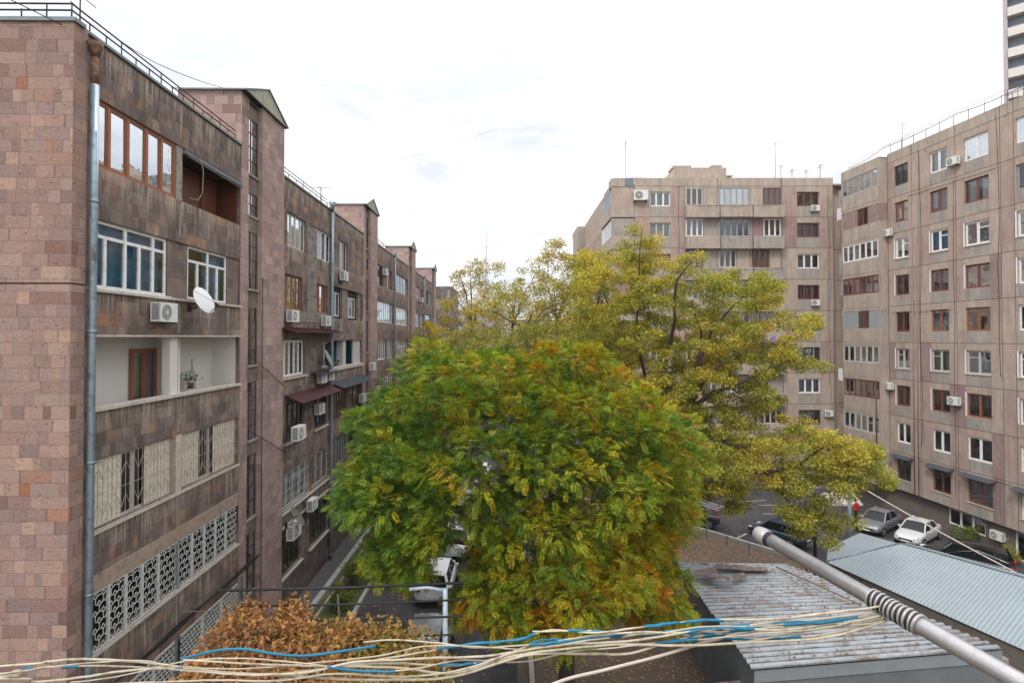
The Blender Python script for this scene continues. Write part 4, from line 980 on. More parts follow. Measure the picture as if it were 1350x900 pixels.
def rmat(u, z):
    k = int((z - .15) // 3); h = (z - .15) - 3 * k
    if z > 27.15: return 1
    for i, (a, b) in enumerate(wcols):
        if a < u < b: return 2 if h < 1 else 0
    if (k, int(u)) in ((3, 0), (0, 9), (1, 9), (3, 3), (5, 9), (2, 6)): return 4
    return [0, 3, 0, 0, 3][(k * 2 + int(u * .7)) % 5]
wall(rs, 0, 22, .15, PTOP, holes, mf=rmat, rev=.2, ju=seams, jz=JZ, jm=5, jw=.045)
rs.face([(0, 12, .15), (0, 0, .15), (0, 0, PTOP), (0, 12, PTOP)])
rs.build('facade_wall', pmats(), RB)
pm = MB(); sh = [(5.05, 7.95, -1.2, .0), (10.0, 11.9, -1.9, .0)]
wall(pm, -4.6, 22, -3, .13, sh, y=.45, mf=0, rev=.2); pm.face([(-4.6, .45, .13), (22, .45, .13), (22, 0, .14), (-4.6, 0, .14)]); pm.build('base_wall', M['stair_stone'] if False else m_plain('brown_plinth_render', (.15, .125, .11), .95, var=.3, scale=.8, bump=.3), RB)
window(RB, 5.05, 7.95, -1.2, .0, n=3, fr='white', cur=None, y=.5, fw=.07, name='shop_window'); window(RB, 10.0, 11.9, -1.9, .0, n=2, fr='white', cur=None, y=.5, fw=.08, name='shop_door')
for k in range(9):
    for i, (a, b) in enumerate(wcols):
        f, c = RC[k][min(i, 3)]
        window(RB, a, b, JZ[k] + .86, JZ[k] + 2.5, n=3 if (k, i) in () else 2, fr=f, cur=c, cov=((0, .45), (.6, 1)) if c and rr.random() < .6 else ((0, 1),), y=.10, fw=.085 if f == 'white' else .075, vent=1 if k == 6 else (0 if k == 3 else None), casing='white' if k in (2, 3, 5, 6) and i < 4 else None, sill='ledge' if k % 3 == 0 else None, glass=rr.choice(['glass', 'glass_bright', 'glass_bright', 'glass_mirror']) if k > 2 else rr.choice(['glass', 'glass', 'glass_bright']))
for i, (a, b) in enumerate(wcols[:4]): awning(RB, a - .25, b + .3, .15 + 2.85, .55, .18, 'awn_grey')
mb = MB(); mb.box(.02, 22, .25, 12, 27.3, 27.45); mb.build('roof', M['concrete'], RB)
mb = MB(); mb.box(.02, 22, 11.9, 12, -3, 27.9); mb.box(21.9, 22, 0, 12, -3, 27.9); mb.build('rear_wall', M['pan_pink'], RB)
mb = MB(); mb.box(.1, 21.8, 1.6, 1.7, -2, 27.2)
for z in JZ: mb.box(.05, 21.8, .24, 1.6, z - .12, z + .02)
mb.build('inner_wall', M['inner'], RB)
# balcony stack at the far end, u -4.6..-.02, 0.75 m proud
bs = MB(); U0, U1, YF = -4.6, -.02, -.78
gl = {8: ('g', 'greyframe', 'cur_white'), 7: ('p', 'redwood', 'cur_brown'), 6: ('g', 'white', 'cur_green'), 5: ('g', 'redwood', 'cur_brown'), 4: ('m', 'redwood', None), 3: ('g', 'oldwhite', 'cur_green'), 2: ('g', 'redwood', 'cur_brown'), 1: ('g', 'oldwhite', 'cur_grey'), 0: ('g', 'oldwhite', 'cur_grey')}
for k in range(9):
    z = JZ[k]
    bs.box(U0, U1, YF, .3, z, z + 1.2, m=1); bs.box(U0, U1, YF + .02, .3, z + 2.72, z + 3.0 if k < 8 else z + 3.6, m=1)
    wm = 2 if k == 4 else (4 if k == 7 else 1)
    bs.box(U1 - .12, U1 - .003, YF + .03, .2, z + 1.2, z + 2.72, m=wm)
    kind, f, c = gl[k]; a, b = z + 1.21, z + 2.71
    if kind == 'g': window(RB, U0 + .05, U1 - .15, a, b, n=6, fr=f, cur=c, cov=((0, .3), (.4, .75)), y=YF + .05, fw=.08, name='balcony_glazing', glass='glass_mirror' if k > 7 else 'glass_bright')
    else:
        m_ = 'pan_purple' if kind == 'p' else 'greyframe'
        panel(RB, U0 + .03, -2.6, a, b, YF + .04, m_, t=.08); panel(RB, -1.3, U1 - .13, a, b, YF + .04, m_, t=.08); window(RB, -2.57, -1.33, a, b, n=2, fr=f, cur=c, y=YF + .06)
bs.box(U0, U1, YF + .1, 6, PTOP - .35, PTOP - .2, m=1); bs.box(U0, U0 + .1, YF, 3, .15, 27.6, m=1)
bs.build('balcony_stack', pmats(), RB)
for k in range(9):   # small enclosed boxes in the angle between the two blocks
    z = JZ[k]; 
    if k in (8, 6, 5, 1): st_ = MB(); st_.box(-5.6, -4.62, -.3, .4, z + (1.3 if k % 2 else .2), z + 2.2); st_.build('corner_box', M['pan_grey' if k % 2 else 'cur_grey'], RB)
for k in (8, 3): st_ = MB(); st_.box(-5.6, -4.62, -.5, .3, JZ[k] - .6, JZ[k] + .5); st_.build('corner_box', M['white'], RB)
pp = MB()
for u in (2.55, 2.95): pp.tube([(u, -.05, .2), (u, -.05, 20.5)], .035, 6)
pp.build('wall_pipe', M['pan_purple'], RB)
rp = MB(); rp.tube([(-.45, YF - .05, 1.6), (-.45, YF - .05, 9.0)], .045, 6); rp.build('wall_pipe', M['awn_red'], RB)
railing(RB, [(10.0, .3, PTOP - .02), (21, .3, PTOP - .02)], .95, .35, 'iron')
fx = MB()
for i in range(9): fx.tube([(1.2 * i, .3, PTOP), (1.2 * i + .05, .25, PTOP + .9 - .04 * (i % 3))], .02, 4)
fx.tube([(-4.4, -.3, PTOP + .1), (-3, 0, PTOP + .7), (0, .3, PTOP + .95), (10, .3, PTOP + 1.0)], .015, 4); fx.build('roof_railing', M['rail_rust'], RB)
for (px, Y, z, lb) in ((1182, 0, 0, ''),): pass
def uR(px): 
    k = (px - 675) / F; return (RY - 35.356 / (k + .0817) * 1.0) / .9967
ac(RB, .25, 21.0, 'air conditioner between the balcony stack and the first window column of the right block', y=-.1, rz=0, sc=1.05)
ac(RB, 6.5, 25.0, 'white air conditioner between two top-floor white windows of the right block', y=-.1, sc=1.05)
ac(RB, .2, 9.25 - 1.0, 'white air conditioner at the glazed balcony with the thin red pipe', y=-.1, sc=1.05)
ac(RB, 6.35, 8.0 - .3, 'white air conditioner between two brown windows in the third row of the right block', y=-.1, sc=1.05)
ac(RB, 9.0, -1.0, 'white air conditioner beside the shop window at the foot of the right block', y=.4, sc=1.05)
fc = MB()
for u, z0, z1 in ((3.3, 4, 27.2), (6.25, 1, 24), (9.6, 10, 27.4), (13.2, 0, 27)): fc.tube([(u + rr.uniform(-.1, .1), -.03, z1 - (z1 - z0) * i / 7) for i in range(8)], .012, 4)
for z, a, b in ((23.9, 2, 9.5), (14.6, .3, 6), (3.0, 3, 12)): fc.tube([(a + (b - a) * i / 6, -.04, z - .06 * (i % 2)) for i in range(7)], .012, 4)
fc.build('facade_cable', M['iron'], RB)
# antennas on the roofs
def antenna(x, y, z, h, label, r=.03, arms=3, mat='rail_rust', hz=.5):
    t = thing('roof_antenna', label, 'antenna', (x, y, z), 0, 'antennas on the roofs'); mb = MB()
    mb.tube([(0, 0, 0), (0, 0, h)], r, 5); mb.build('mast', M[mat], t)
    a = MB()
    for i in range(arms): zz = h * (.97 - .12 * i); a.tube([(-hz, 0, zz), (hz, 0, zz)], r * .6, 4); 
    a.tube([(0, -.5, h * .93), (0, .5, h * .93)], r * .6, 4); a.build('aerial', M[mat], t); return t
antenna(11.2, 53.5, 27.4, 4.5, 'thin mast at the left end of the far block roof', arms=0)
antenna(12.8, 56, 27.4, 1.6, 'short double-barred aerial just left of the lift housing on the far block', hz=.8)
antenna(25.9, 53.5, 27.4, 4.4, 'tallest mast on the right half of the far block roof', arms=1, hz=.2)
for i, (x, h, l) in enumerate(((26.7, 2.2, 'stout short mast right beside the tallest mast on the far block'), (27.8, 1.8, 'small aerial, second to the right of the tallest mast on the far block'), (29.2, 1.7, 'thin aerial, third to the right of the tallest mast on the far block'), (30.6, 2.3, 'aerial nearest the right end of the far block roof'))): antenna(x, 54, 27.4, h, l, hz=.25, arms=1 + i % 2)
a = at(430, 262, 30.5); antenna(a.x - .3, 30.5, TOPZ, 1.15, 'T-shaped aerial on the brown block roof behind the second section', r=.02, arms=1, hz=.55, mat='rail')
a = at(92, 30, 12.8); antenna(a.x, 13.1, TOPZ, 1.1, 'aerial on the near corner of the brown block roof', r=.018, arms=1, hz=.12, mat='rail')
a = at(1182, 210, 46); antenna(a.x + .5, 46, 27.5, 3.2, 'leaning aerial on the right block roof above the balcony stack', r=.02, mat='rail_rust')

# ============================================================ distant buildings
def high_rise():
    t = thing('high_rise', 'tall pink residential tower with white balcony bands rising behind the right block', 'building', (71.6, 79, 0), R(-44))
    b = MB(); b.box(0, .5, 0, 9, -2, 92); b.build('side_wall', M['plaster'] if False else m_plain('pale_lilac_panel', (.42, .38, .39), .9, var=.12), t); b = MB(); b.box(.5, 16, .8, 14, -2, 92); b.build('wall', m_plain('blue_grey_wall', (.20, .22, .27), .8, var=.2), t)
    p = MB(); d = MB()
    for k in range(29):
        z = 2 + 3 * k; p.box(.52, 15, -.3, .1, z, z + 1.25); d.box(.52, 15, .1, .78, z - .15, z + .02)
    o = p.build('balcony_parapet', M['plaster'], t); d.build('balcony_floor', M['pan_grey'], t)
    for k in range(20, 29):
        for j in range(2): window(t, 1.4 + 3.4 * j, 3.6 + 3.4 * j, 2 + 3 * k + 1.2, 2 + 3 * k + 2.8, n=2, fr='white', y=.7, fw=.1)
high_rise()
def plain_house(name, label, x, y, w_, d_, h, mat, rot=0, rows=4, roof=None, cat='building', zb=-1):
    t = thing(name, label, cat, (x, y, 0), rot); hs = []; n = max(2, int(w_ / 3.2))
    for r in range(rows):
        for i in range(n): hs.append((w_ * (i + .28) / n, w_ * (i + .72) / n, h - 3 * (r + 1) + 1.1, h - 3 * (r + 1) + 2.6))
    m = MB(); wall(m, 0, w_, zb, h, hs, rev=.25); m.box(0, w_, .6, d_, zb, h, skip='f'); m.face([(0, .6, zb), (0, 0, zb), (0, 0, h), (0, .6, h)]); m.face([(w_, 0, zb), (w_, .6, zb), (w_, .6, h), (w_, 0, h)]); m.face([(0, 0, h), (w_, 0, h), (w_, .6, h), (0, .6, h)])
    m.build('wall', M[mat], t)
    for q in hs: window(t, *q, n=2, fr='oldwhite', y=.15, fw=.1, glass='glass_dim')
    g = MB(); g.box(.3, w_ - .3, .5, .58, zb, h - .2); g.build('inner_wall', M['inner'], t)
    if roof:
        r_ = MB(); e = .5; rz = h + d_ * .22
        r_.face([(-e, -e, h), (w_ + e, -e, h), (w_ + e, d_ / 2, rz), (-e, d_ / 2, rz)]); r_.face([(w_ + e, d_ + e, h), (-e, d_ + e, h), (-e, d_ / 2, rz), (w_ + e, d_ / 2, rz)])
        r_.face([(-e, d_ + e, h), (-e, -e, h), (-e, d_ / 2, rz)]); r_.face([(w_ + e, -e, h), (w_ + e, d_ + e, h), (w_ + e, d_ / 2, rz)]); r_.build('roof', M[roof], t)
    return t
plain_house('apartment_building', 'yellowish stone block just beyond the end of the long brown block', -13.2, 96, 2.6, 12, 21.5, 'stair_stone', rows=5)
plain_house('apartment_building', 'pale grey block with a bluish roof far behind the thin trees on the left', -19, 150, 16, 12, 20, 'pan_grey', rows=4, roof='roof_blue')
plain_house('apartment_building', 'wide pale block far behind the middle thin tree', -1, 175, 22, 12, 18, 'pan_beige', rows=4, roof='roof_far')
plain_house('apartment_building', 'distant pink block partly behind the left corner of the panel block', 24, 190, 26, 14, 22, 'pan_pink', rows=4)
tv = thing('television_tower', 'slender lattice television tower far away on the skyline', 'tower', ((641 - 675) / F * 1450, 1450, 0)); mb = MB()
for (z0, z1, r0, r1) in ((0, 140, 16, 7.0), (140, 190, 6.5, 5.0), (190, 235, 3.2, 2.0), (235, 322, 1.6, .7)): mb.tube([(0, 0, z0), (0, 0, z1)], [r0, r1], 8, smooth=False)
mb.build('mast', m_plain('tower_steel', (.40, .46, .52), .7, var=.05), tv)
mb = MB(); mb.tube([(0, 0, 138), (0, 0, 146)], 9, 10); mb.tube([(0, 0, 186), (0, 0, 191)], 5.8, 10); mb.build('platform', m_plain('tower_platform', (.5, .52, .55), .7, var=.05), tv)

# ============================================================ sheds with corrugated roofs
def corr_roof(name, parent, corners, mat, pitch=.25, amp=.045, along='u', seg=5, thick=True):
    """corners: A(0,0) B(1,0) C(1,1) D(0,1); ridges run A->B, wave varies along A->D"""
    A, B_, C_, D = [Vector(c) for c in corners]; Lw = ((D - A).length + (C_ - B_).length) / 2; n = int(Lw / pitch) * seg
    mb = MB(); up = (B_ - A).cross(D - A).normalized(); up = up if up.z > 0 else -up; pr = None; Lr = (B_ - A).length
    for i in range(n + 1):
        t_ = i / n; a = A.lerp(D, t_); b = B_.lerp(C_, t_); h = amp * math.cos(2 * math.pi * i / seg); a = a + up * h; b = b + up * h
        dd = (b - a).normalized(); row = int(i / seg / 6); jig = (math.sin(row * 12.9) * .13); a = a - dd * jig; b = b + dd * math.sin(row * 7.7) * .08
        if pr:
            q = [pr[0], pr[1], b, a]; va, vb = (i - 1) / seg * pitch, i / seg * pitch; uvs = [(0, va), (Lr, va), (Lr, vb), (0, vb)]
            nn = (q[1] - q[0]).cross(q[2] - q[0])
            if nn.z < 0: q.reverse(); uvs.reverse()
            mb.face(q, uvs, smooth=False)
        pr = (a, b)
    return mb.build(name, mat, parent)
sh = thing('shed', 'old shed with a rusty grey corrugated roof in the lower right', 'shed', (11, 20, gz(11)))
off = Vector((11, 20, gz(11)))
cA, cB, cC, cD = [p - off for p in (atz(993, 884, 2.25), atz(1328, 856, 2.6), atz(1040, 744, 2.9), atz(896, 742, 2.55))]
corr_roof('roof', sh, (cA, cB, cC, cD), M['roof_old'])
lp = MB()   # loose rusty sheets lying on the roof, far left corner
for (px, py, w_, l_, a) in ((930, 755, .9, .5, .3), (962, 748, 1.1, .5, -.25), (992, 751, 1.2, .4, -.1), (948, 762, .8, .3, -.35), (975, 760, .7, .3, .4)):
    p = atz(px, py, 2.86) - off; c, s = math.cos(a), math.sin(a)
    P = [(p.x + c * i - s * j, p.y + s * i + c * j, p.z + .05 + .02 * (i > 0)) for i, j in ((-w_ / 2, -l_ / 2), (w_ / 2, -l_ / 2), (w_ / 2, l_ / 2), (-w_ / 2, l_ / 2))]
    lp.face(P); lp.face([(x, y, z - .01) for x, y, z in P[::-1]])
lp.build('loose_sheet', m_plain('rusty_loose_sheet', (.15, .10, .085), .8, var=.4, scale=2, dirt=(.24, .26, .27)), sh)
wm = MB()
def wall_to_ground(mbx, a, b, inset=.25, top=-.08, zb=-2.6):
    mbx.face([(a.x, a.y, zb), (b.x, b.y, zb), (b.x, b.y, b.z + top), (a.x, a.y, a.z + top)], [(0, 0), ((b - a).length, 0), ((b - a).length, 3), (0, 3)])
ce = (cA + cB + cC + cD) / 4; ins = [c + (ce - c) * .035 for c in (cA, cB, cC, cD)]
for i in range(4): wall_to_ground(wm, ins[i], ins[(i + 1) % 4])
wm.build('wall', m_plain('dark_shed_metal', (.13, .145, .155), .7, .2, var=.3, scale=1.5), sh)
fs = MB(); a, b = cA + (ce - cA) * .02, cB + (ce - cB) * .02; fs.face([(a.x, a.y, a.z - .42), (b.x, b.y, b.z - .42), (b.x, b.y, b.z - .04), (a.x, a.y, a.z - .04)]); fs.build('fascia', m_plain('grey_fascia', (.22, .25, .27), .6, .3, var=.2), sh)
mb = MB(); p0, p1 = atz(1023, 747, 2.98) - off, atz(1135, 797, 2.98) - off
mb.tube([p0, p0.lerp(p1, .5) + Vector((0, 0, .02)), p1], .028, 6); mb.build('hose', M['rust'], sh)
lw = thing('garden_wall', 'low rubble stone wall at the foot of the corrugated shed', 'wall', (12, 15.8, -1.2))
p0, p1 = atz(1010, 903, 1.2), atz(1330, 868, 1.35); d = (p1 - p0); nn = Vector((-d.y, d.x, 0)).normalized() * .4; mb = MB()
p0 = p0 - d * .3; o_ = Vector((12, 15.8, -1.2)); z0 = -2.2
for (a, b) in ((p0, p1), (p1, p1 + nn), (p1 + nn, p0 + nn), (p0 + nn, p0)): mb.face([(a.x - 12, a.y - 15.8, z0), (b.x - 12, b.y - 15.8, z0), (b.x - 12, b.y - 15.8, b.z + 1.2), (a.x - 12, a.y - 15.8, a.z + 1.2)], [(0, 0), ((b - a).length, 0), ((b - a).length, 3), (0, 3)])
mb.face([(q.x - 12, q.y - 15.8, q.z + 1.2) for q in (p0, p1, p1 + nn, p0 + nn)]); mb.build('masonry', M['infill_brick'], lw)
# blue-grey garage roof
gr = thing('garage', 'low garage with a blue-grey profiled sheet roof beside the parked cars', 'garage', (21, 25, -2)); off = Vector((21, 25, -2))
gA, gR = atz(1187, 716, .6), atz(1349, 760, .6); dR = (gR - gA).normalized(); gR2 = gA + dR * 13
gL = atz(1089, 740, -.15); gE = gL + dR * 13.5
gE = atz(1338, 851, -.15); gE = gL + (gE - gL) * 1.35
qs = [q - off for q in (gA, gL, gE, gR2)]
def hip_slope(name, parent, Lp, Ap, Rp, Ep, mat, pitch=.165, amp=.012, seg=4):
    dr = Vector((dR.x, dR.y, 0)).normalized(); wq = lambda q: q.x * dr.x + q.y * dr.y
    wL, wA, wE = wq(Lp), wq(Ap), wq(Ep); n = int((wE - wL) / pitch) * seg; mb = MB(); pr = None; up = Vector((0, 0, 1))
    for i in range(n + 1):
        wv = wL + (wE - wL) * i / n; h = amp * math.cos(2 * math.pi * i / seg); e = Lp.lerp(Ep, (wv - wL) / (wE - wL)) + up * h
        tp = (Lp.lerp(Ap, (wv - wL) / (wA - wL)) if wv < wA else Ap + (Rp - Ap) * ((wv - wA) / (wq(Rp) - wA))) + up * h
        if pr:
            va, vb = (i - 1) / seg * pitch, i / seg * pitch; l0, l1 = (pr[1] - pr[0]).length, (tp - e).length
            q = [pr[0], pr[1], tp, e]; uvs = [(0, va), (l0, va), (l1, vb), (0, vb)]
            if (q[1] - q[0]).cross(q[2] - q[0]).z < 0: q.reverse(); uvs.reverse()
            mb.face(q, uvs)
        pr = (e, tp)
    return mb.build(name, mat, parent)
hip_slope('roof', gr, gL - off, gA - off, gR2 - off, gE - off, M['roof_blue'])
nrm = Vector((dR.y * -1, dR.x, 0)); nrm = nrm if nrm.dot(gL - gA) < 0 else -nrm
gB, gB2 = gA + nrm * 1.1 - Vector((0, 0, .22)), gR2 + nrm * 1.1 - Vector((0, 0, .22))
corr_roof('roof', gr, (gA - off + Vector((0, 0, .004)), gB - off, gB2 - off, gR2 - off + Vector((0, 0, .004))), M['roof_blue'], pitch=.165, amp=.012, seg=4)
mb = MB(); mb.tube([gA - off + Vector((0, 0, .03)), gR2 - off + Vector((0, 0, .03))], .05, 6); mb.tube([gA - off + Vector((0, 0, .03)), gL - off + Vector((0, 0, .03))], .035, 6); mb.build('ridge_cap', M['pipe'], gr)
mb = MB(); ce = (gL + gE + gB + gB2) / 4; pts = [q + (ce - q) * .03 - off for q in (gL, gE, gB2, gB)]
for i in range(4): wall_to_ground(mb, pts[i], pts[(i + 1) % 4], zb=-1, top=-.1)
mb.build('wall', m_plain('garage_wall', (.14, .12, .11), .8, var=.3), gr)
q = [atz(px, py, z) - off for px, py, z in ((1089.5, 740.5, -.15), (1186.5, 716.5, .6), (1134, 702, -.05), (1092, 721, -.3))]
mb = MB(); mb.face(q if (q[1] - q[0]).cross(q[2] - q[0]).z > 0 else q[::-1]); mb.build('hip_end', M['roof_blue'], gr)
# ============================================================ cars
def m_paint(name, col, rough=.25, metal=.3):
    t = NT(name); t.pbsdf(t.mix(t.noise(t.obj(), 2, 3), tuple(x * .93 for x in col), col), rough, metal, None, .5, **{'Coat Weight': .6, 'Coat Roughness': .08}); return t.mat
PT = {'white': m_paint('white_car_paint', (.62, .63, .64), metal=0), 'silver': m_paint('silver_car_paint', (.30, .31, .335), .35, .55), 'black': m_paint('black_car_paint', (.012, .013, .016)), 'blue': m_paint('dark_blue_car_paint', (.02, .05, .09)), 'red': m_paint('red_car_paint', (.25, .015, .01)), 'grey': m_paint('grey_car_paint', (.13, .135, .14), .3, .5)}
M['carglass'] = m_plain('car_glass', (.008, .01, .012), .08, var=.1, spec=.22)
M['tyre'] = m_plain('tyre_rubber', (.018, .018, .018), .85); M['alloy'] = m_plain('alloy_wheel', (.38, .39, .40), .35, .7)
M['lamp'] = m_plain('headlamp', (.55, .57, .6), .12, .2, spec=.8); M['tail'] = m_plain('tail_lamp', (.35, .01, .01), .2, spec=.7); M['trim'] = m_plain('black_trim', (.02, .02, .02), .5); M['chrome'] = m_plain('chrome_strip', (.6, .6, .62), .2, .9); M['plate'] = m_plain('number_plate', (.7, .7, .68), .5)
def car(label, x, y, head, paint, kind='sedan', group='parked cars', rust=False):
    """nose towards local +x; built from lofted cross-sections"""
    z = gz(x); t = thing('parked_car', label, 'car', (x, y, z + .012), head, group); p = PT[paint]
    suv = kind == 'suv'; L = 4.75 if suv else (4.45 if kind == 'sedan' else 3.95); HW = .93 if suv else .86; H = 1.72 if suv else 1.45; belt = 1.05 if suv else .90
    # body stations: x, half width, bottom z, shoulder z(side), deck z(centre)
    h = L / 2
    if kind == 'sedan': prof = [(-h, .72, .42, .78, .82), (-h + .12, .80, .30, .93, .98), (-h + .55, .85, .24, .95, 1.02), (-h + 1.1, HW, .22, .93, 1.0), (0, HW, .22, belt, belt + .02), (.85, HW, .22, belt, belt + .05), (1.25, HW, .23, .84, .90), (h - .35, .82, .25, .74, .80), (h - .08, .74, .30, .64, .68), (h, .62, .38, .56, .58)]
    else: prof = [(-h, .78, .45, .95, 1.0), (-h + .08, .86, .34, belt, belt + .03), (-h + .5, HW, .28, belt, belt + .03), (0, HW, .26, belt, belt + .02), (.75, HW, .26, belt, belt + .04), (1.15, HW, .27, belt - .06, belt + .0), (h - .4, .86, .30, belt - .16, belt - .08), (h - .08, .78, .34, belt - .30, belt - .26), (h, .66, .42, .62, .64)]
    mb = MB(); rings = []
    def ring(s):
        x_, w_, zb, zs, zd = s
        return [(x_, -w_ * .55, zb - .02), (x_, -w_ * .93, zb), (x_, -w_, zb + .14), (x_, -w_ * 1.0, zb + (zs - zb) * .62), (x_, -w_ * .95, zs - .03), (x_, -w_ * .84, zs + (zd - zs) * .7), (x_, 0, zd), (x_, w_ * .84, zs + (zd - zs) * .7), (x_, w_ * .95, zs - .03), (x_, w_, zb + (zs - zb) * .62), (x_, w_, zb + .14), (x_, w_ * .93, zb), (x_, w_ * .55, zb - .02)]
    rg = [ring(s) for s in prof]
    for a, b in zip(rg, rg[1:]):
        for j in range(12): mb.face([a[j], b[j], b[j + 1], a[j + 1]], smooth=True)
    mb.face(rg[0], smooth=False); mb.face(rg[-1][::-1], smooth=False)
    o = mb.build('body', p, t, weld=True)
    md = o.modifiers.new('s', 'SUBSURF'); md.levels = 1; md.render_levels = 1
    # cabin: pillars and roof in paint, glass set in
    if kind == 'sedan': lo = (-h + .75, 1.05); hi = (-h + 1.35, .30)
    elif suv: lo = (-h + .18, 1.10); hi = (-h + .45, .45)
    else: lo = (-h + .15, 1.05); hi = (-h + .42, .40)
    bw, tw = HW * .86, HW * .66; zb, zt = belt - .02, H
    B4 = [(lo[0], -bw, zb), (lo[1], -bw, zb - .0), (lo[1], bw, zb), (lo[0], bw, zb)]; T4 = [(hi[0], -tw, zt - .04), (hi[1], -tw, zt - .04), (hi[1], tw, zt - .04), (hi[0], tw, zt - .04)]
    g = MB()
    lerp = lambda a, b, k: tuple(a[i] + (b[i] - a[i]) * k for i in range(3))
    for i, j in ((0, 1), (1, 2), (2, 3), (3, 0)): g.face([B4[i], B4[j], T4[j], T4[i]])
    g.build('windows', M['carglass'], t)
    r = MB(); m_ = ((hi[0] + hi[1]) / 2)
    rp = [[(hi[0] - .06, -tw - .02, zt - .06), (hi[0] - .06, 0, zt - .03), (hi[0] - .06, tw + .02, zt - .06)], [(hi[0] + .3, -tw - .03, zt - .015), (hi[0] + .3, 0, zt + .02), (hi[0] + .3, tw + .03, zt - .015)], [(m_ + .1, -tw - .035, zt - .005), (m_ + .1, 0, zt + .035), (m_ + .1, tw + .035, zt - .005)], [(hi[1] + .08, -tw - .02, zt - .06), (hi[1] + .08, 0, zt - .02), (hi[1] + .08, tw + .02, zt - .06)]]
    for a, b in zip(rp, rp[1:]):
        for j in range(2): r.face([a[j], b[j], b[j + 1], a[j + 1]], smooth=True)
    r.build('roof_panel', p, t)
    pl_ = MB()
    for sgn in (-1, 1):
        Bq = lambda k: (lo[0] + (lo[1] - lo[0]) * k, sgn * (bw + .012), zb - .02); Tq = lambda k: (hi[0] + (hi[1] - hi[0]) * k, sgn * (tw + .012), zt - .04)
        pl_.bar(Bq(1), Tq(1), .09); pl_.bar(Bq(0), Tq(0), .16 if kind != 'sedan' else .13); pl_.bar(Bq(.52), Tq(.5), .07)
        if suv: pl_.bar(Bq(.22), Tq(.16), .08)
        pl_.bar(Tq(0), Tq(1), .07)
    pl_.build('pillar', p, t)
    if suv:
        c = MB()
        for sgn in (-1, 1): c.tube([(lo[0] + .1, sgn * (bw + .03), zb + .02), (lo[0] + .05, sgn * (bw - .01), zb + .25), (m_, sgn * (tw + .05), zt - .1), (lo[1] - .2, sgn * (bw + .02), zb + .03)], .018, 5)
        c.build('chrome_trim', M['chrome'], t)
    wr = .36 if suv else .31
    for sx in (-h + .82, h - .80):
        for sgn in (-1, 1):
            a = MB(); a.tube([(sx, sgn * (HW - .14), wr), (sx, sgn * (HW + .012), wr)], wr * 1.13, 18, smooth=False); ar = a.build('wheel_arch', M['trim'], t)
            wk = MB(); wk.tube([(sx, sgn * (HW - .2), wr), (sx, sgn * (HW - .02), wr), (sx, sgn * (HW + .022), wr)], [wr, wr, wr * .93], 18, smooth=False); wo_ = wk.build('wheel', M['tyre'], t)
            k = MB(); cx = sgn * (HW + .028); k.ring((sx, cx, wr), (0, 1, 0), wr * .64, .018, 16)
            for q in range(5): an = q * 2 * math.pi / 5; k.bar((sx, cx, wr), (sx + math.cos(an) * wr * .62, cx, wr + math.sin(an) * wr * .62), .05)
            k.build('rim', M['alloy'], wo_)
    for sgn in (-1, 1):
        l = MB(); zl = .66 if not suv else .80; l.tube([(h - .34, sgn * .68, zl + .03), (h - .14, sgn * .62, zl), (h - .04, sgn * .48, zl - .02)], [.05, .085, .05], 8); l.build('headlight', M['lamp'], t)
        l = MB(); zl = .84 if not suv else 1.0; l.tube([(-h + .32, sgn * (.80 if not suv else .88), zl), (-h + .06, sgn * (.70 if not suv else .78), zl), (-h + .0, sgn * .56, zl)], [.05, .075, .06], 8); l.build('tail_light', M['tail'], t)
        l = MB(); xm = lo[1] - .28; l.tube([(xm, sgn * (bw + .04), belt + .06), (xm, sgn * (bw + .22), belt + .08)], [.04, .07], 8); l.build('wing_mirror', p, t)
        if not suv or True:
            dl = MB(); yy = sgn * (HW + .004)
            for xq in (lo[0] + (.45 if kind == 'sedan' else .9), (lo[0] + lo[1]) / 2 + .05, lo[1] - .12): dl.box(xq - .006, xq + .006, min(yy, yy - sgn * .01), max(yy, yy - sgn * .01), .36, belt - .08)
            dl.build('door_seam', M['trim'], t)
    g = MB(); g.box(h - .02, h + .012, -.42, .42, .44, .56); g.build('grille', M['trim'], t)
    g = MB(); g.box(h + .012, h + .022, -.26, .26, .36, .46); g.build('number_plate', M['plate'], t); g = MB(); g.box(-h - .014, -h - .004, -.26, .26, .55, .66); g.build('number_plate', M['plate'], t)
    return t
hd = math.atan2(-.57, -.82)
car('silver-grey saloon parked nose-out below the right block', 27.9, 41.7, hd, 'silver', 'sedan')
car('white saloon parked beside the silver-grey one below the right block', 29.2, 39.5, hd, 'white', 'sedan')
car('black estate-like SUV with chrome window line behind the blue-grey garage roof', 28.3, 34.4, math.atan2(.73, -.69), 'black', 'suv')
car('black saloon behind the leaf-covered bed, half hidden by the big green tree', 12.9, 40.4, math.atan2(.25, -1), 'black', 'sedan')
car('dark blue car just behind the tip of the steel pole', 18.6, 38.2, math.atan2(.8, -.6), 'blue', 'hatch')
car('white hatchback with red tail light on the road left under the green tree', -3.7, 27.4, R(90), 'white', 'hatch')
car('silver car nearest the viewer on the road, beside the pale lamp post', -3.3, 21.8, R(90), 'silver', 'hatch')
car('white saloon third in the line of cars under the green tree', -3.2, 32.8, R(90), 'white', 'sedan')
car('white car fourth in the line of cars under the green tree', -3.1, 38.0, R(88), 'white', 'hatch')
car('pale grey car glimpsed through the middle of the green tree', -2.9, 43.2, R(90), 'silver', 'sedan')
car('farthest white car in the line along the road', -2.8, 48.6, R(91), 'white', 'sedan')

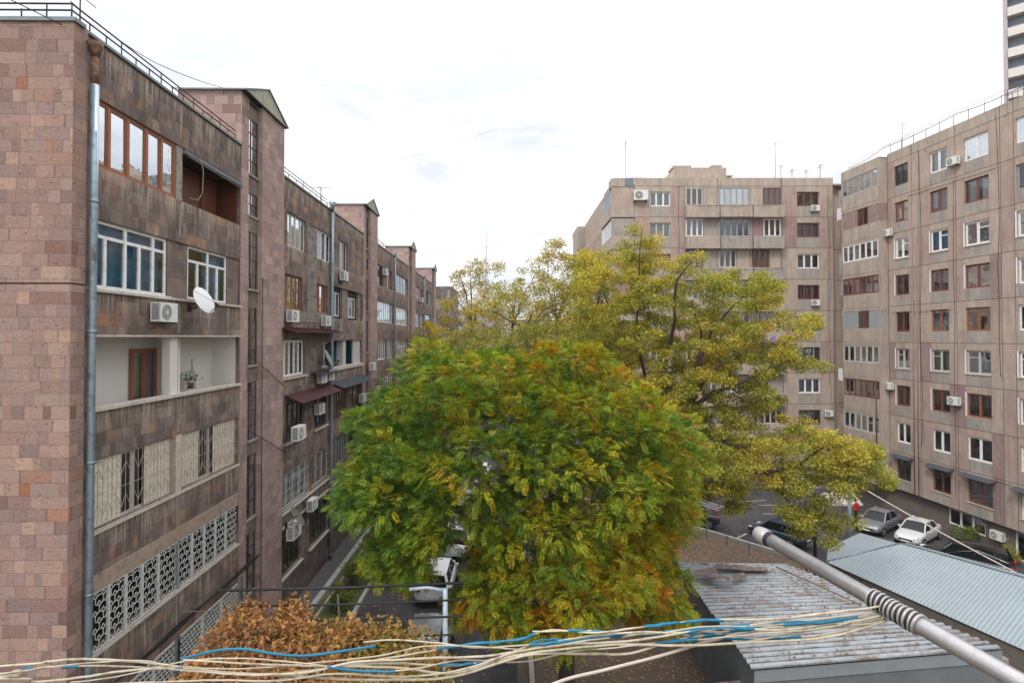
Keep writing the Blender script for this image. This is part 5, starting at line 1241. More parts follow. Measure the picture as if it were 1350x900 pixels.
# ============================================================ person
def person(label, x, y, face):
    z = gz(x); t = thing('person', label, 'person', (x, y, z), face)
    V = [(0, 0, .95), (0, 0, 1.15), (0, -.01, 1.38), (0, .0, 1.50), (0, .01, 1.60), (0, .02, 1.70),
         (-.19, 0, 1.42), (-.27, -.02, 1.15), (-.22, -.2, .98), (-.19, -.27, .95), (.19, 0, 1.42), (.26, .02, 1.14), (.27, -.03, .88), (.27, -.05, .80),
         (-.09, 0, .88), (-.10, -.03, .48), (-.10, .02, .08), (-.10, -.13, .04), (.09, 0, .88), (.11, .06, .48), (.12, .12, .08), (.12, -.02, .04)]
    E = [(0, 1), (1, 2), (2, 3), (3, 4), (4, 5), (2, 6), (6, 7), (7, 8), (8, 9), (2, 10), (10, 11), (11, 12), (12, 13), (0, 14), (14, 15), (15, 16), (16, 17), (0, 18), (18, 19), (19, 20), (20, 21)]
    Rr = [.15, .145, .16, .055, .085, .085, .075, .05, .038, .03, .075, .05, .038, .03, .095, .06, .045, .035, .095, .06, .045, .035]
    me = bpy.data.meshes.new('person_body'); me.from_pydata(V, E, []); o = bpy.data.objects.new('body', me); COL.objects.link(o); o.parent = t
    s = o.modifiers.new('s', 'SKIN'); s.use_smooth_shade = True
    for i, r in enumerate(Rr): me.skin_vertices[0].data[i].radius = (r, r * .8)
    me.skin_vertices[0].data[0].use_root = True
    q = o.modifiers.new('d', 'SUBSURF'); q.levels = 1; q.render_levels = 2
    n = NT('clothed_figure'); zz = n.xyz(n.obj())[2]
    c = n.ramp(n.math('DIVIDE', zz, 2.0), [(0, (.02, .02, .03)), (.44, (.03, .03, .06)), (.455, (.5, .02, .015)), (.735, (.55, .025, .015)), (.75, (.35, .2, .15)), (1, (.35, .2, .15))], 'CONSTANT'); n.pbsdf(c, .8, 0, None, .2); me.materials.append(n.mat)
    h = MB(); n_ = 10
    for i in range(6):
        a0, a1 = i / 6 * math.pi * .62, (i + 1) / 6 * math.pi * .62
        for j in range(n_):
            b0, b1 = j / n_ * 2 * math.pi, (j + 1) / n_ * 2 * math.pi; P = lambda a, b: (.105 * math.sin(a) * math.cos(b), .02 + .115 * math.sin(a) * math.sin(b) + .015, 1.70 + .12 * math.cos(a))
            h.face([P(a0, b0), P(a1, b0), P(a1, b1), P(a0, b1)], smooth=True)
    h.build('hair', m_plain('dark_hair', (.02, .015, .03), .7), t); return t
person('person in a red jacket and dark trousers standing by the silver-grey car', 27.2, 43.4, R(20))
# ============================================================ poles, wires, steps
def post(name, label, cat, base, h, r, mat, arm=None, head=None):
    t = thing(name, label, cat, base); mb = MB(); mb.tube([(0, 0, -.3), (0, 0, h * .6), (0, 0, h)], [r, r * .9, r * .75], 10); mb.build('post', M[mat], t)
    if arm: a = MB(); a.tube([(0, 0, h - .05), (arm[0] * .5, arm[1] * .5, h + .02), (arm[0], arm[1], h - .02)], r * .55, 8); a.build('arm', M[arm[2]], t)
    if head: b = MB(); b.tube([(head[0], head[1], h), (head[0] * 1.25, head[1] * 1.25, h + .02)], [.1, .05], 8); b.build('lamp_head', M['greyframe'], t)
    return t
M['postpaint'] = m_plain('pale_blue_post', (.33, .40, .46), .5, .1, var=.15, scale=2, dirt=(.2, .22, .24))
a = at(1120, 640, 38); post('lamp_post', 'pale blue lamp post rising through the yellow tree left of the silver-grey car', 'post', (a.x, 38, gz(a.x)), 5.6, .14, 'postpaint')
a = at(998, 700, 36); post('metal_post', 'thin dark metal post directly above the tip of the steel pole', 'post', (a.x, 30, gz(a.x)), 5.0, .05, 'iron')
a = at(1075, 740, 27); post('metal_post', 'dark metal post between the sheds under the yellow tree', 'post', (a.x, 27, gz(a.x)), 6.2, .09, 'iron')
a = at(587, 800, 12); post('metal_post', 'pale steel post with short arm holding up the dry vine', 'post', (a.x, 12, 0), 7.12, .07, 'postpaint', arm=(-.78, 0.0, 'postpaint'))
def wire(label, pts, r, mat='concrete', name='overhead_wire', sag=0):
    t = MB(); P = [Vector(p) for p in pts]; Q = []
    for a, b in zip(P, P[1:]):
        for i in range(12): k = i / 12; Q.append(a.lerp(b, k) - Vector((0, 0, sag * 4 * k * (1 - k))))
    Q.append(P[-1]); o = t.tube(Q, r, 6).build(name, M[mat]); return tag(o, label, 'wire', 'overhead wires')
wire('pale cable sagging from the lamp post across the parked cars to the right', [at(1122, 634, 38), at(1350, 760, 30), at(1700, 930, 22)], .045, 'ledge', sag=.1)
wire('thin dark wire from the near roof corner over to the stair tower', [at(10, -2, 11), at(100, 42, 12.9)], .012, 'iron')
wire('thin dark wire running from the roof aerial past the gabled stair tower', [at(93, 2, 13.1), at(205, 83, 17), at(312, 120, 22)], .012, 'iron', sag=.1)
wire('lone faint wire high in the middle of the sky', [at(470, 225, 60), at(655, 170, 70)], .013, 'sheetcap', sag=.3)
wire('short dark wire at the top right edge of the sky', [at(1050, 28, 50), at(1135, -2, 46)], .014, 'sheetcap')
wire('long faint wire low in the sky towards the far block', [at(545, 335, 75), at(700, 312, 65), at(790, 258, 55)], .014, 'sheetcap', sag=.5)
wire('wire strung along the roof edge of the right block', [at(1120, 222, 50), at(1165, 195, 45.5), at(1262, 150, 39), at(1352, 112, 34)], .025, 'iron', sag=.12)
# steps at the entrance in the angle of the two blocks
st = thing('entrance_steps', 'pale concrete steps at the entrance in the corner between the two panel blocks', 'steps', (29.0, 47.5, -2)); mb = MB()
for i in range(4): mb.box(-1.4, 1.4, i * .35, 1.6, .17 * i, .17 * (i + 1) - .003)
mb.build('tread', M['plaster'], st)

# ---- the air: one closed box of thin haze round everything built
hz_ = MB(); hz_.box(-1650, 1650, -400, 2350, -6.5, 340)
o = hz_.build('haze', []); o['kind'] = 'stuff'; o['label'] = 'thin pale haze that fades the distant tower'; o['category'] = 'haze'
hm = bpy.data.materials.new('haze'); hm.use_nodes = True; hm.node_tree.nodes.clear(); ho = hm.node_tree.nodes.new('ShaderNodeOutputMaterial'); hv = hm.node_tree.nodes.new('ShaderNodeVolumePrincipled')
hv.inputs['Color'].default_value = (.93, .96, 1, 1); hv.inputs['Density'].default_value = .00025; hm.node_tree.links.new(hv.outputs[0], ho.inputs[1]); o.data.materials.append(hm)
# ============================================================ TREES
def leaves_mesh(name, V, Cc, mat, parent, nv=4):
    """V: (n, nv, 3) leaf outlines, Cc: (n, 3) colour of each leaf"""
    n = V.shape[0]; me = bpy.data.meshes.new(name)
    me.vertices.add(n * nv); me.vertices.foreach_set('co', V.reshape(-1).astype(np.float32))
    me.loops.add(n * nv); me.loops.foreach_set('vertex_index', np.arange(n * nv, dtype=np.int32))
    me.polygons.add(n); me.polygons.foreach_set('loop_start', np.arange(0, n * nv, nv, dtype=np.int32)); me.polygons.foreach_set('loop_total', np.full(n, nv, dtype=np.int32))
    me.update(calc_edges=True)
    ca = me.color_attributes.new('Col', 'FLOAT_COLOR', 'CORNER')
    c4 = np.ones((n, nv, 4), np.float32); c4[:, :, :3] = Cc[:, None, :]; ca.data.foreach_set('color', c4.reshape(-1))
    me.materials.append(mat); me.polygons.foreach_set('use_smooth', np.zeros(n, dtype=bool))
    o = bpy.data.objects.new(name, me); COL.objects.link(o); o.parent = parent; return o
def unit(a): return a / np.maximum(np.linalg.norm(a, axis=-1, keepdims=True), 1e-9)
def lowfreq(P, f, seed):
    g = np.random.default_rng(seed); s = 0
    for i in range(6):
        k = g.normal(size=3) * f * (1 + .5 * i); s = s + np.sin(P @ k + g.uniform(0, 6.28)) / (1 + .35 * i)
    return s / 2.6
def in_poly(px, py, poly):
    inside = np.zeros(len(px), bool); n = len(poly); j = n - 1
    for i in range(n):
        xi, yi = poly[i]; xj, yj = poly[j]
        c = ((yi > py) != (yj > py)) & (px < (xj - xi) * (py - yi) / (yj - yi + 1e-9) + xi); inside ^= c; j = i
    return inside
def pal(t, stops):
    xs = [s[0] for s in stops]; return np.stack([np.interp(t, xs, [s[1][k] for s in stops]) for k in range(3)], -1)
def fronds(C, Rad, per, L, nl, ll, lw, palette, seed, cen, droop=.55, tone=None, up=.5):
    """pinnate leaves: per fronds around every clump centre C"""
    g = np.random.default_rng(seed); n = len(C) * per
    c = np.repeat(C, per, 0); r = np.repeat(Rad, per)[:, None]
    d = unit(g.normal(size=(n, 3)) + np.array([0, 0, up])); rad = g.uniform(.35, 1.0, (n, 1)) ** .6
    base = c + d * r * rad * np.array([1, 1, .72])
    out = unit(base - cen); dr = unit(d * .8 + out * .6 + g.normal(size=(n, 3)) * .45 + np.array([0, 0, -.15]))
    side = unit(np.cross(dr, np.array([0, 0, 1.]) + g.normal(size=(n, 3)) * .35)); nn = np.cross(side, dr)
    tt = (np.arange(nl) + .6) / nl
    LL = L * g.uniform(.7, 1.2, (n, 1, 1))
    pos = base[:, None, :] + dr[:, None, :] * (tt[None, :, None] * LL) - np.array([0, 0, 1.])[None, None, :] * (tt[None, :, None] ** 2 * LL * droop)
    sg = np.array([1., -1.])[None, None, :, None]
    ld = unit(side[:, None, None, :] * sg + dr[:, None, None, :] * .45 - np.array([0, 0, 1.]) * .25 + g.normal(size=(n, nl, 2, 3)) * .12)
    wd = unit(np.cross(ld, nn[:, None, None, :] + g.normal(size=(n, nl, 2, 3)) * .25))
    tap = (1 - .45 * np.abs(tt - .45) * 1.4)[None, :, None, None]
    p0 = pos[:, :, None, :] + np.zeros_like(ld); a = ld * ll * tap; b = wd * lw * .5 * tap
    V = np.stack([p0, p0 + a * .4 + b, p0 + a, p0 + a * .4 - b], -2).reshape(-1, 4, 3)
    t0 = tone(base) if tone is not None else np.zeros(n)
    t = np.repeat(np.clip(t0 + g.normal(size=n) * .07, 0, 1), nl * 2) + g.normal(size=n * nl * 2) * .035
    col = pal(np.clip(t, 0, 1), palette) * g.uniform(.75, 1.25, (n * nl * 2, 1)) * np.repeat(g.uniform(.72, 1.28, (n, 1)), nl * 2, 0)
    return V, col
def sprays(C, Rad, per, size, palette, seed, cen, tone=None, flat=.6, asp=.55, up=.4):
    """single leaves scattered through the clumps (hexagonal outline)"""
    g = np.random.default_rng(seed); n = len(C) * per; c = np.repeat(C, per, 0); r = np.repeat(Rad, per)[:, None]
    d = unit(g.normal(size=(n, 3))); base = c + d * r * (g.uniform(0, 1, (n, 1)) ** .45) * np.array([1, 1, flat])
    dr = unit(d * .5 + unit(base - cen) * .4 + g.normal(size=(n, 3)) * .6); side = unit(np.cross(dr, np.array([0, 0, 1.]) + g.normal(size=(n, 3)) * .55))
    s = size * g.uniform(.6, 1.3, (n, 1)); b = side * s * asp * .5; nn = np.cross(side, dr) * s * .12
    V = np.stack([base, base + dr * s * .3 + b + nn, base + dr * s * .72 + b * .8, base + dr * s, base + dr * s * .72 - b * .8, base + dr * s * .3 - b + nn], 1)
    t0 = tone(base) if tone is not None else np.zeros(n)
    t = np.clip(t0 + g.normal(size=n) * .13, 0, 1); col = pal(t, palette) * g.uniform(.65, 1.35, (n, 1)); return V, col
def branches(parent, limbs, C, mat, seed, trunk_n=10, twig=.012, step=.55, maxr=.05, wob=.12, tips=True):
    """limbs: list of (points, radii); clump centres C are tied to the nearest limb node by bent twigs"""
    g = random.Random(seed); nodes = []; mb = MB()
    for i, (P, Rr) in enumerate(limbs):
        P = [Vector(p) for p in P]; Q, RR = [], []
        for k in range(len(P) - 1):
            m = max(1, int((P[k + 1] - P[k]).length / step))
            for j in range(m):
                f = j / m; w_ = wob * min(1, (P[k + 1] - P[k]).length * .25) if j else 0
                Q.append(P[k].lerp(P[k + 1], f) + Vector((g.uniform(-w_, w_), g.uniform(-w_, w_), g.uniform(-w_, w_)))); RR.append(Rr[k] + (Rr[k + 1] - Rr[k]) * f)
        Q.append(P[-1]); RR.append(Rr[-1])
        if i == 0:
            tm = MB(); tm.tube(Q, RR, trunk_n); tm.build('trunk', mat, parent)
        else: mb.tube(Q, RR, 7)
        for q, r in zip(Q, RR):
            if i or q.z > Q[-1].z * .6: nodes.append((q, r))
    order = sorted(range(len(C)), key=lambda i: min((Vector(C[i]) - q).length for q, r in nodes))
    arr = np.array([list(q) for q, r in nodes]); rad = [r for q, r in nodes]
    for i in order:
        c = np.array(C[i]); dd = np.linalg.norm(arr - c, axis=1) + np.maximum(0, arr[:, 2] - c[2]) * .8; k = int(np.argmin(dd)); L = float(np.linalg.norm(arr[k] - c))
        a = Vector(arr[k]); b = Vector(c); r0 = min(rad[k] * .7, maxr, twig * 1.2 + L * .012); pts = [a]
        m = max(2, int(L / .5))
        for j in range(1, m + 1):
            f = j / m; p = a.lerp(b, f); w_ = .1 * L / m
            pts.append(p + Vector((g.uniform(-w_, w_), g.uniform(-w_, w_), g.uniform(-w_, w_) + .08 * L * math.sin(f * math.pi))))
        mb.tube(pts, [r0 + (twig - r0) * j / m for j in range(m + 1)], 5, caps=False)
        arr = np.vstack([arr, [list(p) for p in pts[1:]]]); rad += [r0 + (twig - r0) * j / m for j in range(1, m + 1)]
        if tips:
            for _ in range(2):
                e = b + Vector((g.uniform(-.6, .6), g.uniform(-.6, .6), g.uniform(-.1, .5))); mb.tube([b, b.lerp(e, .5) + Vector((0, 0, .03)), e], [twig, twig * .7, twig * .4], 4, caps=False)
    return mb.build('branches', mat, parent)
def shift(limbs, off): return [([Vector(p) - off for p in P], r) for P, r in limbs]

# ---- the big green tree in the courtyard
GP = [(520, 500), (545, 478), (600, 462), (640, 452), (700, 458), (760, 462), (800, 460), (835, 478), (850, 505), (880, 520), (905, 560), (925, 600), (938, 650), (928, 690), (905, 715), (898, 760), (905, 800), (885, 845), (860, 850), (830, 835), (790, 835), (745, 850), (700, 850), (650, 848), (612, 830), (600, 800), (585, 765), (560, 745), (535, 768), (500, 765), (478, 760), (468, 735), (478, 700), (455, 670), (470, 640), (458, 600), (470, 575), (448, 548), (470, 520)]
gt_base = Vector((1.6, 17.8, gz(1.6))); gcen = Vector((.4, 17.4, 8.0))
g = np.random.default_rng(3)
Q = unit(g.normal(size=(5200, 3))); ex = 2.5
nrm = (np.abs(Q) ** ex).sum(1) ** (1 / ex); Q = Q / nrm[:, None]
lay = g.choice([1.0, .84, .62], size=len(Q), p=[.56, .30, .14])[:, None] * g.uniform(.9, 1.05, (len(Q), 1)) * (1 + .10 * lowfreq(Q * 3, 1.6, 5))[:, None]
Cg = Q * lay * np.array([5.75, 4.6, 4.7]) + np.array([.35, 17.4, 8.0])
px, py = proj(Cg); ang = np.arctan2(py - 655, px - 690); jag = 1 + .045 * np.sin(ang * 7 + 1) + .035 * np.sin(ang * 13 + 2) + g.normal(size=len(px)) * .012
ok = in_poly(690 + (px - 690) / .93 * jag, 655 + (py - 655) / .94 * jag, GP)
for (gx, gy, gr_) in ((642, 612, 24), (606, 602, 15), (604, 655, 20), (640, 655, 14), (588, 752, 36), (610, 700, 24), (690, 572, 9), (655, 575, 10), (560, 632, 15), (548, 600, 9), (700, 715, 15), (820, 715, 12), (770, 740, 14), (712, 640, 9)):
    ok &= ~(((px - gx) / gr_) ** 2 + ((py - gy) / (gr_ * 1.05)) ** 2 < 1)
Cg = Cg[ok]
# thin out to a minimum spacing so clumps stay distinct
keep = []
for i in range(len(Cg)):
    if all(np.linalg.norm(Cg[i] - Cg[j]) > .74 for j in keep[-400:]): keep.append(i)
Cg = Cg[keep][:560]; Rg = g.uniform(.36, .66, len(Cg))
def gtone(P):
    a = lowfreq(P, .75, 21); b = lowfreq(P, 2.2, 8); lowz = np.clip((10.5 - P[:, 2]) / 7, 0, 1)
    return np.clip(.37 + .27 * a + .30 * b + .05 * lowz + .12 * np.clip((P[:, 0] - .2) / 4, -1, 1), 0, 1)
Gpal = [(0, (.055, .125, .02)), (.22, (.10, .185, .016)), (.42, (.19, .245, .014)), (.60, (.31, .28, .012)), (.76, (.38, .22, .010)), (.9, (.40, .145, .006)), (1, (.27, .085, .006))]
gt = thing('courtyard_tree', 'large round green tree turning orange in patches, in the middle of the courtyard', 'tree', gt_base)
ob = np.array(gt_base); V, Cc = fronds(Cg - ob, Rg, 92, .26, 7, .105, .038, Gpal, 4, np.array(gcen) - ob, tone=lambda b: gtone(b + ob), droop=.22)
leaves_mesh('crown', V, Cc, M['leaf'], gt)
limbs = [([gt_base + Vector((0, 0, -.3)), (1.75, 17.7, 2.2), (1.5, 17.5, 4.6)], [.34, .26, .20]),
         ([(1.5, 17.5, 4.6), (2.6, 17.0, 6.4), (3.6, 16.6, 8.6), (4.0, 16.8, 10.6)], [.17, .13, .08, .03]), ([(1.5, 17.5, 4.6), (.6, 17.8, 7.0), (.2, 17.4, 9.4), (.4, 17.2, 11.6)], [.18, .14, .09, .03]),
         ([(1.5, 17.5, 4.4), (-.4, 17.0, 6.2), (-2.4, 16.8, 8.0), (-3.6, 17.2, 10.0)], [.16, .12, .08, .03]), ([(-.4, 17.0, 6.2), (-2.2, 16.2, 6.6), (-4.0, 16.0, 7.4)], [.1, .07, .03]),
         ([(1.6, 17.6, 3.8), (3.2, 16.8, 5.0), (4.8, 16.6, 6.4)], [.12, .08, .03]), ([(1.5, 17.5, 4.6), (1.2, 15.6, 6.4), (1.6, 14.0, 8.4)], [.13, .09, .03]), ([(1.5, 17.6, 4.6), (1.4, 19.6, 7.0), (1.2, 20.6, 9.6)], [.14, .09, .03])]
branches(gt, shift(limbs, gt_base), Cg - ob, M['bark'], 1, twig=.009, tips=False)

# ---- the tall yellow tree behind it to the right
def from_poly(poly, n, Y0, Y1, seed, minpx=0, margin=0):
    g = np.random.default_rng(seed); P = np.array(poly); lo, hi = P.min(0), P.max(0); x = g.uniform(lo[0], hi[0], n * 4); y = g.uniform(lo[1], hi[1], n * 4); m = in_poly(x, y, poly); x, y = x[m], y[m]
    Y = g.uniform(Y0, Y1, len(x)); out = []
    for a, b, c in zip(x, y, Y):
        p = np.array(at(a, b, c))
        if all(np.linalg.norm(p - q) > minpx for q in out): out.append(p)
        if len(out) >= n: break
    return np.array(out)
YP = [([(828, 300), (850, 290), (864, 312), (866, 345), (838, 372), (822, 345)], 12, 26, 27.5), ([(762, 345), (800, 330), (835, 350), (885, 345), (905, 340), (925, 335), (922, 362), (960, 362), (1010, 358), (1028, 378), (1030, 400), (985, 408), (1010, 432), (980, 470), (930, 500), (900, 560), (870, 560), (840, 510), (800, 475), (765, 455)], 250, 24, 30),
      ([(960, 425), (1040, 415), (1072, 418), (1078, 440), (1040, 452), (1070, 470), (1100, 474), (1085, 490), (1045, 496), (1020, 510), (1045, 532), (1075, 562), (1078, 575), (1040, 580), (990, 585), (940, 570), (900, 590), (880, 560), (910, 500)], 110, 24, 28.5),
      ([(890, 570), (960, 580), (1010, 585), (1060, 575), (1110, 572), (1168, 590), (1165, 612), (1176, 642), (1130, 640), (1110, 655), (1080, 640), (1040, 650), (1000, 640), (960, 655), (925, 650), (900, 620)], 104, 23, 27), ([(1020, 640), (1075, 640), (1118, 665), (1130, 700), (1095, 722), (1060, 712), (1040, 690)], 16, 23.5, 25.5), ([(945, 640), (975, 640), (972, 672), (955, 675)], 7, 24, 26), ([(870, 600), (935, 590), (935, 660), (880, 700)], 24, 24, 29)]
Cy = np.vstack([from_poly(p, n, a, b, 30 + i, .55) for i, (p, n, a, b) in enumerate(YP)]); g = np.random.default_rng(9); Ry = g.uniform(.4, .7, len(Cy))
yb = Vector((6.9, 27, gz(6.9))); ob = np.array(yb); ycen = np.array([8, 27, 9.]) - ob
yt = thing('yellow_tree', 'tall spreading tree with thin yellow-green leaves and dark forked limbs behind the green one', 'tree', yb)
Ypal = [(0, (.13, .165, .022)), (.3, (.27, .285, .035)), (.55, (.46, .40, .055)), (.78, (.56, .40, .065)), (1, (.46, .24, .05))]
tf = lambda b: np.clip(.42 + .22 * lowfreq(b, .7, 4) + .14 * lowfreq(b, 2.5, 6), 0, 1)
V, Cc = sprays(Cy - ob, Ry, 370, .105, Ypal, 12, ycen, tone=tf, flat=.55); leaves_mesh('crown', V, Cc, M['leaf'], yt, 6)
p = lambda x, y, Y: at(x, y, Y)
limbs = [([yb + Vector((0, 0, -.3)), p(872, 700, 25.7), p(885, 640, 25.7)], [.36, .30, .26]),
         ([p(885, 640, 25.7), p(893, 590, 25.7), p(905, 545, 25.3), p(925, 505, 25.1), p(950, 480, 24.7)], [.22, .18, .15, .11, .06]), ([p(905, 545, 25.3), p(935, 520, 24.7), p(975, 505, 24.3), p(1030, 480, 24.1)], [.12, .10, .07, .03]), ([p(925, 505, 25.1), p(922, 480, 25.5), p(940, 430, 25.5), p(985, 385, 25.7)], [.1, .08, .05, .02]),
         ([p(885, 640, 25.7), p(872, 580, 26.1), p(862, 520, 26.1), p(876, 488, 25.9)], [.2, .17, .15, .12]), ([p(876, 488, 25.9), p(886, 440, 25.7), p(892, 370, 25.5), p(912, 345, 25.5)], [.1, .08, .05, .02]), ([p(862, 520, 26.1), p(850, 495, 25.9), p(840, 450, 25.7), p(843, 340, 25.5), p(848, 298, 25.5)], [.1, .08, .06, .03, .01]), ([p(862, 520, 26.1), p(842, 508, 26.5), p(812, 450, 28.2), p(795, 370, 28.0)], [.09, .07, .05, .02]),
         ([p(885, 645, 25.7), p(905, 628, 25.1), p(965, 622, 24.3), p(1012, 622, 23.7), p(1055, 612, 24.8), p(1085, 590, 24.6), p(1140, 610, 24.6)], [.17, .15, .12, .10, .07, .04, .02]), ([p(1012, 622, 23.7), p(1030, 650, 24.6), p(1062, 690, 24.4)], [.07, .05, .02]), ([p(912, 400, 25.7), p(925, 440, 25.7), p(918, 490, 25.3)], [.03, .05, .07])]
branches(yt, shift(limbs, yb), Cy - ob, M['bark'], 2, twig=.012, tips=True, maxr=.045)

# ---- thin autumn trees farther up the courtyard and other crowns
def small_tree(label, base, clumps, palette, per, size, seed, mat='barkgrey', name='autumn_tree', trunk=.16, rad=(.5, .9), flat=.6, lean=0):
    b = Vector((base[0], base[1], gz(base[0]))); ob = np.array(b); t = thing(name, label, 'tree', b); g = np.random.default_rng(seed)
    C = clumps; Rr = g.uniform(rad[0], rad[1], len(C)); cen = C.mean(0) - ob
    V, Cc = sprays(C - ob, Rr, per, size, palette, seed, cen, tone=lambda q: np.clip(.45 + .3 * lowfreq(q, .6, seed), 0, 1), flat=flat); leaves_mesh('crown', V, Cc, M['leaf'], t, 6)
    lo, hi = C[:, 2].min(), C[:, 2].max(); c = C.mean(0); fork = Vector((b.x * .4 + c[0] * .6, b.y, lo + (hi - lo) * .15))
    L = [([b + Vector((0, 0, -.3)), b.lerp(fork, .5) + Vector((.15, 0, 0)), fork], [trunk, trunk * .85, trunk * .7])]
    for k in range(4):
        e = C[g.integers(len(C))]; e2 = Vector(e); e2.z = max(e2.z, lo + (hi - lo) * .55); m = fork.lerp(e2, .5) + Vector((0, 0, .5)); L.append(([fork, m, e2], [trunk * .55, trunk * .35, trunk * .12]))
    branches(t, shift(L, b), C - ob, M[mat], seed, twig=.014 if base[1] > 35 else .01, tips=True, maxr=.05); return t
Pdry = [(0, (.20, .22, .05)), (.4, (.38, .34, .06)), (.7, (.42, .30, .08)), (1, (.30, .19, .09))]
Pyel = [(0, (.16, .20, .03)), (.35, (.32, .31, .03)), (.7, (.48, .37, .03)), (1, (.46, .27, .03))]
Pol = [(0, (.12, .15, .03)), (.4, (.24, .24, .035)), (.75, (.36, .30, .05)), (1, (.40, .24, .05))]
Pgrn = [(0, (.07, .13, .03)), (.4, (.13, .19, .03)), (.75, (.26, .25, .03)), (1, (.36, .23, .02))]
small_tree('thin half-bare tree in front of the distant television tower', (-3.2, 44), from_poly([(582, 388), (600, 362), (618, 352), (640, 340), (662, 350), (672, 375), (660, 400), (668, 440), (590, 450), (582, 415)], 44, 42, 46, 50, .9), Pdry, 150, .16, 51)
small_tree('sparse brownish tree between the tower tree and the taller bare tree', (-.4, 48), from_poly([(680, 390), (684, 355), (700, 340), (712, 352), (712, 400), (700, 450), (668, 450), (655, 410), (640, 400)], 34, 46, 50, 52, .9), Pdry, 110, .17, 53)
small_tree('taller thin-leaved tree standing just left of the far panel block', (3.6, 42), from_poly([(712, 345), (722, 322), (745, 316), (757, 335), (760, 375), (765, 440), (725, 450), (700, 440), (696, 400), (708, 375)], 58, 40, 44, 54, .8), Pdry, 130, .16, 55)
small_tree('bright yellow tree against the left corner of the far panel block', (5.6, 38), from_poly([(756, 345), (775, 330), (800, 342), (815, 370), (812, 420), (800, 460), (758, 455), (752, 400)], 60, 36, 40, 56, .7), Pyel, 170, .16, 57, trunk=.2)
small_tree('low yellow-green tree crown rising behind the top of the green tree, left part', (-1.8, 33), from_poly([(560, 458), (600, 448), (650, 440), (675, 446), (672, 490), (640, 520), (570, 520), (545, 480)], 80, 31, 35, 58, .7), Pol, 260, .14, 59, trunk=.2)
small_tree('low olive tree crown rising behind the top of the green tree, right part', (3.2, 35), from_poly([(672, 440), (710, 425), (760, 424), (800, 430), (830, 460), (820, 540), (760, 560), (680, 540)], 110, 32, 36, 60, .7), Pol, 260, .14, 61, trunk=.22)
small_tree('green bushy tree beside the wall of the long brown block', (-7.6, 40), from_poly([(500, 505), (530, 490), (560, 495), (560, 560), (530, 600), (490, 590), (480, 545)], 50, 38, 42, 62, .8), Pgrn, 150, .18, 63)
small_tree('yellowing tree farther along the wall of the brown block', (-7.8, 56), from_poly([(545, 445), (565, 425), (585, 430), (585, 480), (560, 500), (545, 480)], 36, 54, 58, 64, .9), Pyel, 110, .2, 65)
small_tree('dull green tree in the strip behind the second parked car', (-8.0, 30), from_poly([(478, 640), (500, 610), (560, 600), (580, 650), (560, 710), (500, 720), (476, 690)], 52, 28.5, 31.5, 66, .6), Pgrn, 150, .15, 67)
small_tree('loose yellow tree between the bare trees and the yellow one at the panel block corner', (1.6, 39), from_poly([(600, 420), (640, 385), (668, 372), (700, 385), (735, 372), (762, 380), (770, 440), (700, 450), (620, 450)], 62, 37, 41, 68, .7), Pyel, 130, .14, 69)
# ---- dry vine over a pipe frame at the lower left
vb = Vector((-3.4, 11.5, 0)); ob = np.array(vb)
vt = thing('dry_vine', 'mound of brown dried vine leaves spread over a pipe frame at the lower left', 'vine', vb)
V1 = [(300, 826), (330, 803), (352, 792), (372, 788), (388, 800), (402, 822), (430, 828), (500, 834), (560, 842), (575, 862), (580, 925), (236, 940), (258, 892), (272, 862), (288, 838)]
V2 = [(400, 806), (470, 802), (520, 810), (560, 812), (575, 830), (575, 860), (400, 850)]
gv = np.random.default_rng(77); Cv = []
x = gv.uniform(150, 585, 2600); y = gv.uniform(765, 940, 2600); m = in_poly(x, y, V1)
for a, b in zip(x[m], y[m]):
    Y = 12.2 - (b - 770) / 170 * 3.4 + gv.uniform(-.25, .25)
    if a > 395 and gv.random() < (.62 if b < 850 else .45): continue
    if lowfreq(np.array([[a / 30., b / 30., 0]]), 1.0, 9)[0] > .55: continue
    Cv.append(np.array(at(a, b, Y)))
Cv = np.array(Cv[:430]); Rv = gv.uniform(.16, .34, len(Cv))
Vp = [(0, (.11, .14, .03)), (.18, (.20, .16, .035)), (.38, (.33, .18, .05)), (.65, (.32, .15, .055)), (.85, (.18, .085, .04)), (1, (.34, .24, .13))]
def vtone(b): 
    q = b + ob; s = np.clip((q[:, 0] + 4.2) / 3.5, 0, 1); return np.clip(.62 - .40 * s + .22 * lowfreq(b, 1.6, 3) + .1 * lowfreq(b, 5, 4), 0, 1)
V, Cc = sprays(Cv - ob, Rv * 1.25, 74, .085, Vp, 78, np.array([0, 0, 4.]), tone=vtone, flat=.9, asp=.75); gq = np.random.default_rng(6); V = V + gq.normal(size=V.shape) * .013; leaves_mesh('leaves', V, Cc, M['dryleaf'], vt, 6)
mb = MB(); gr2 = random.Random(4)
for _ in range(110):
    i = gr2.randrange(len(Cv)); a = Vector(Cv[i] - ob); b_ = a + Vector((gr2.uniform(-1.2, 1.2), gr2.uniform(-.5, .5), gr2.uniform(-.3, .25))); mb.tube([a, a.lerp(b_, .5) + Vector((0, 0, .08)), b_], [.012, .009, .005], 4, caps=False)
mb.tube([(.2, .3, 0), (.0, .2, 2.5), (-.2, .3, 5.0), (-.4, .5, 7.0)], [.05, .045, .04, .02], 6); mb.build('stems', M['barkgrey'], vt)
pf = thing('pipe_frame', 'dark rusty pipe frame carrying the dry vine in front of the lattice windows', 'frame', (-5.3, 12, 0)); off = Vector((-5.3, 12, 0)); mb = MB()
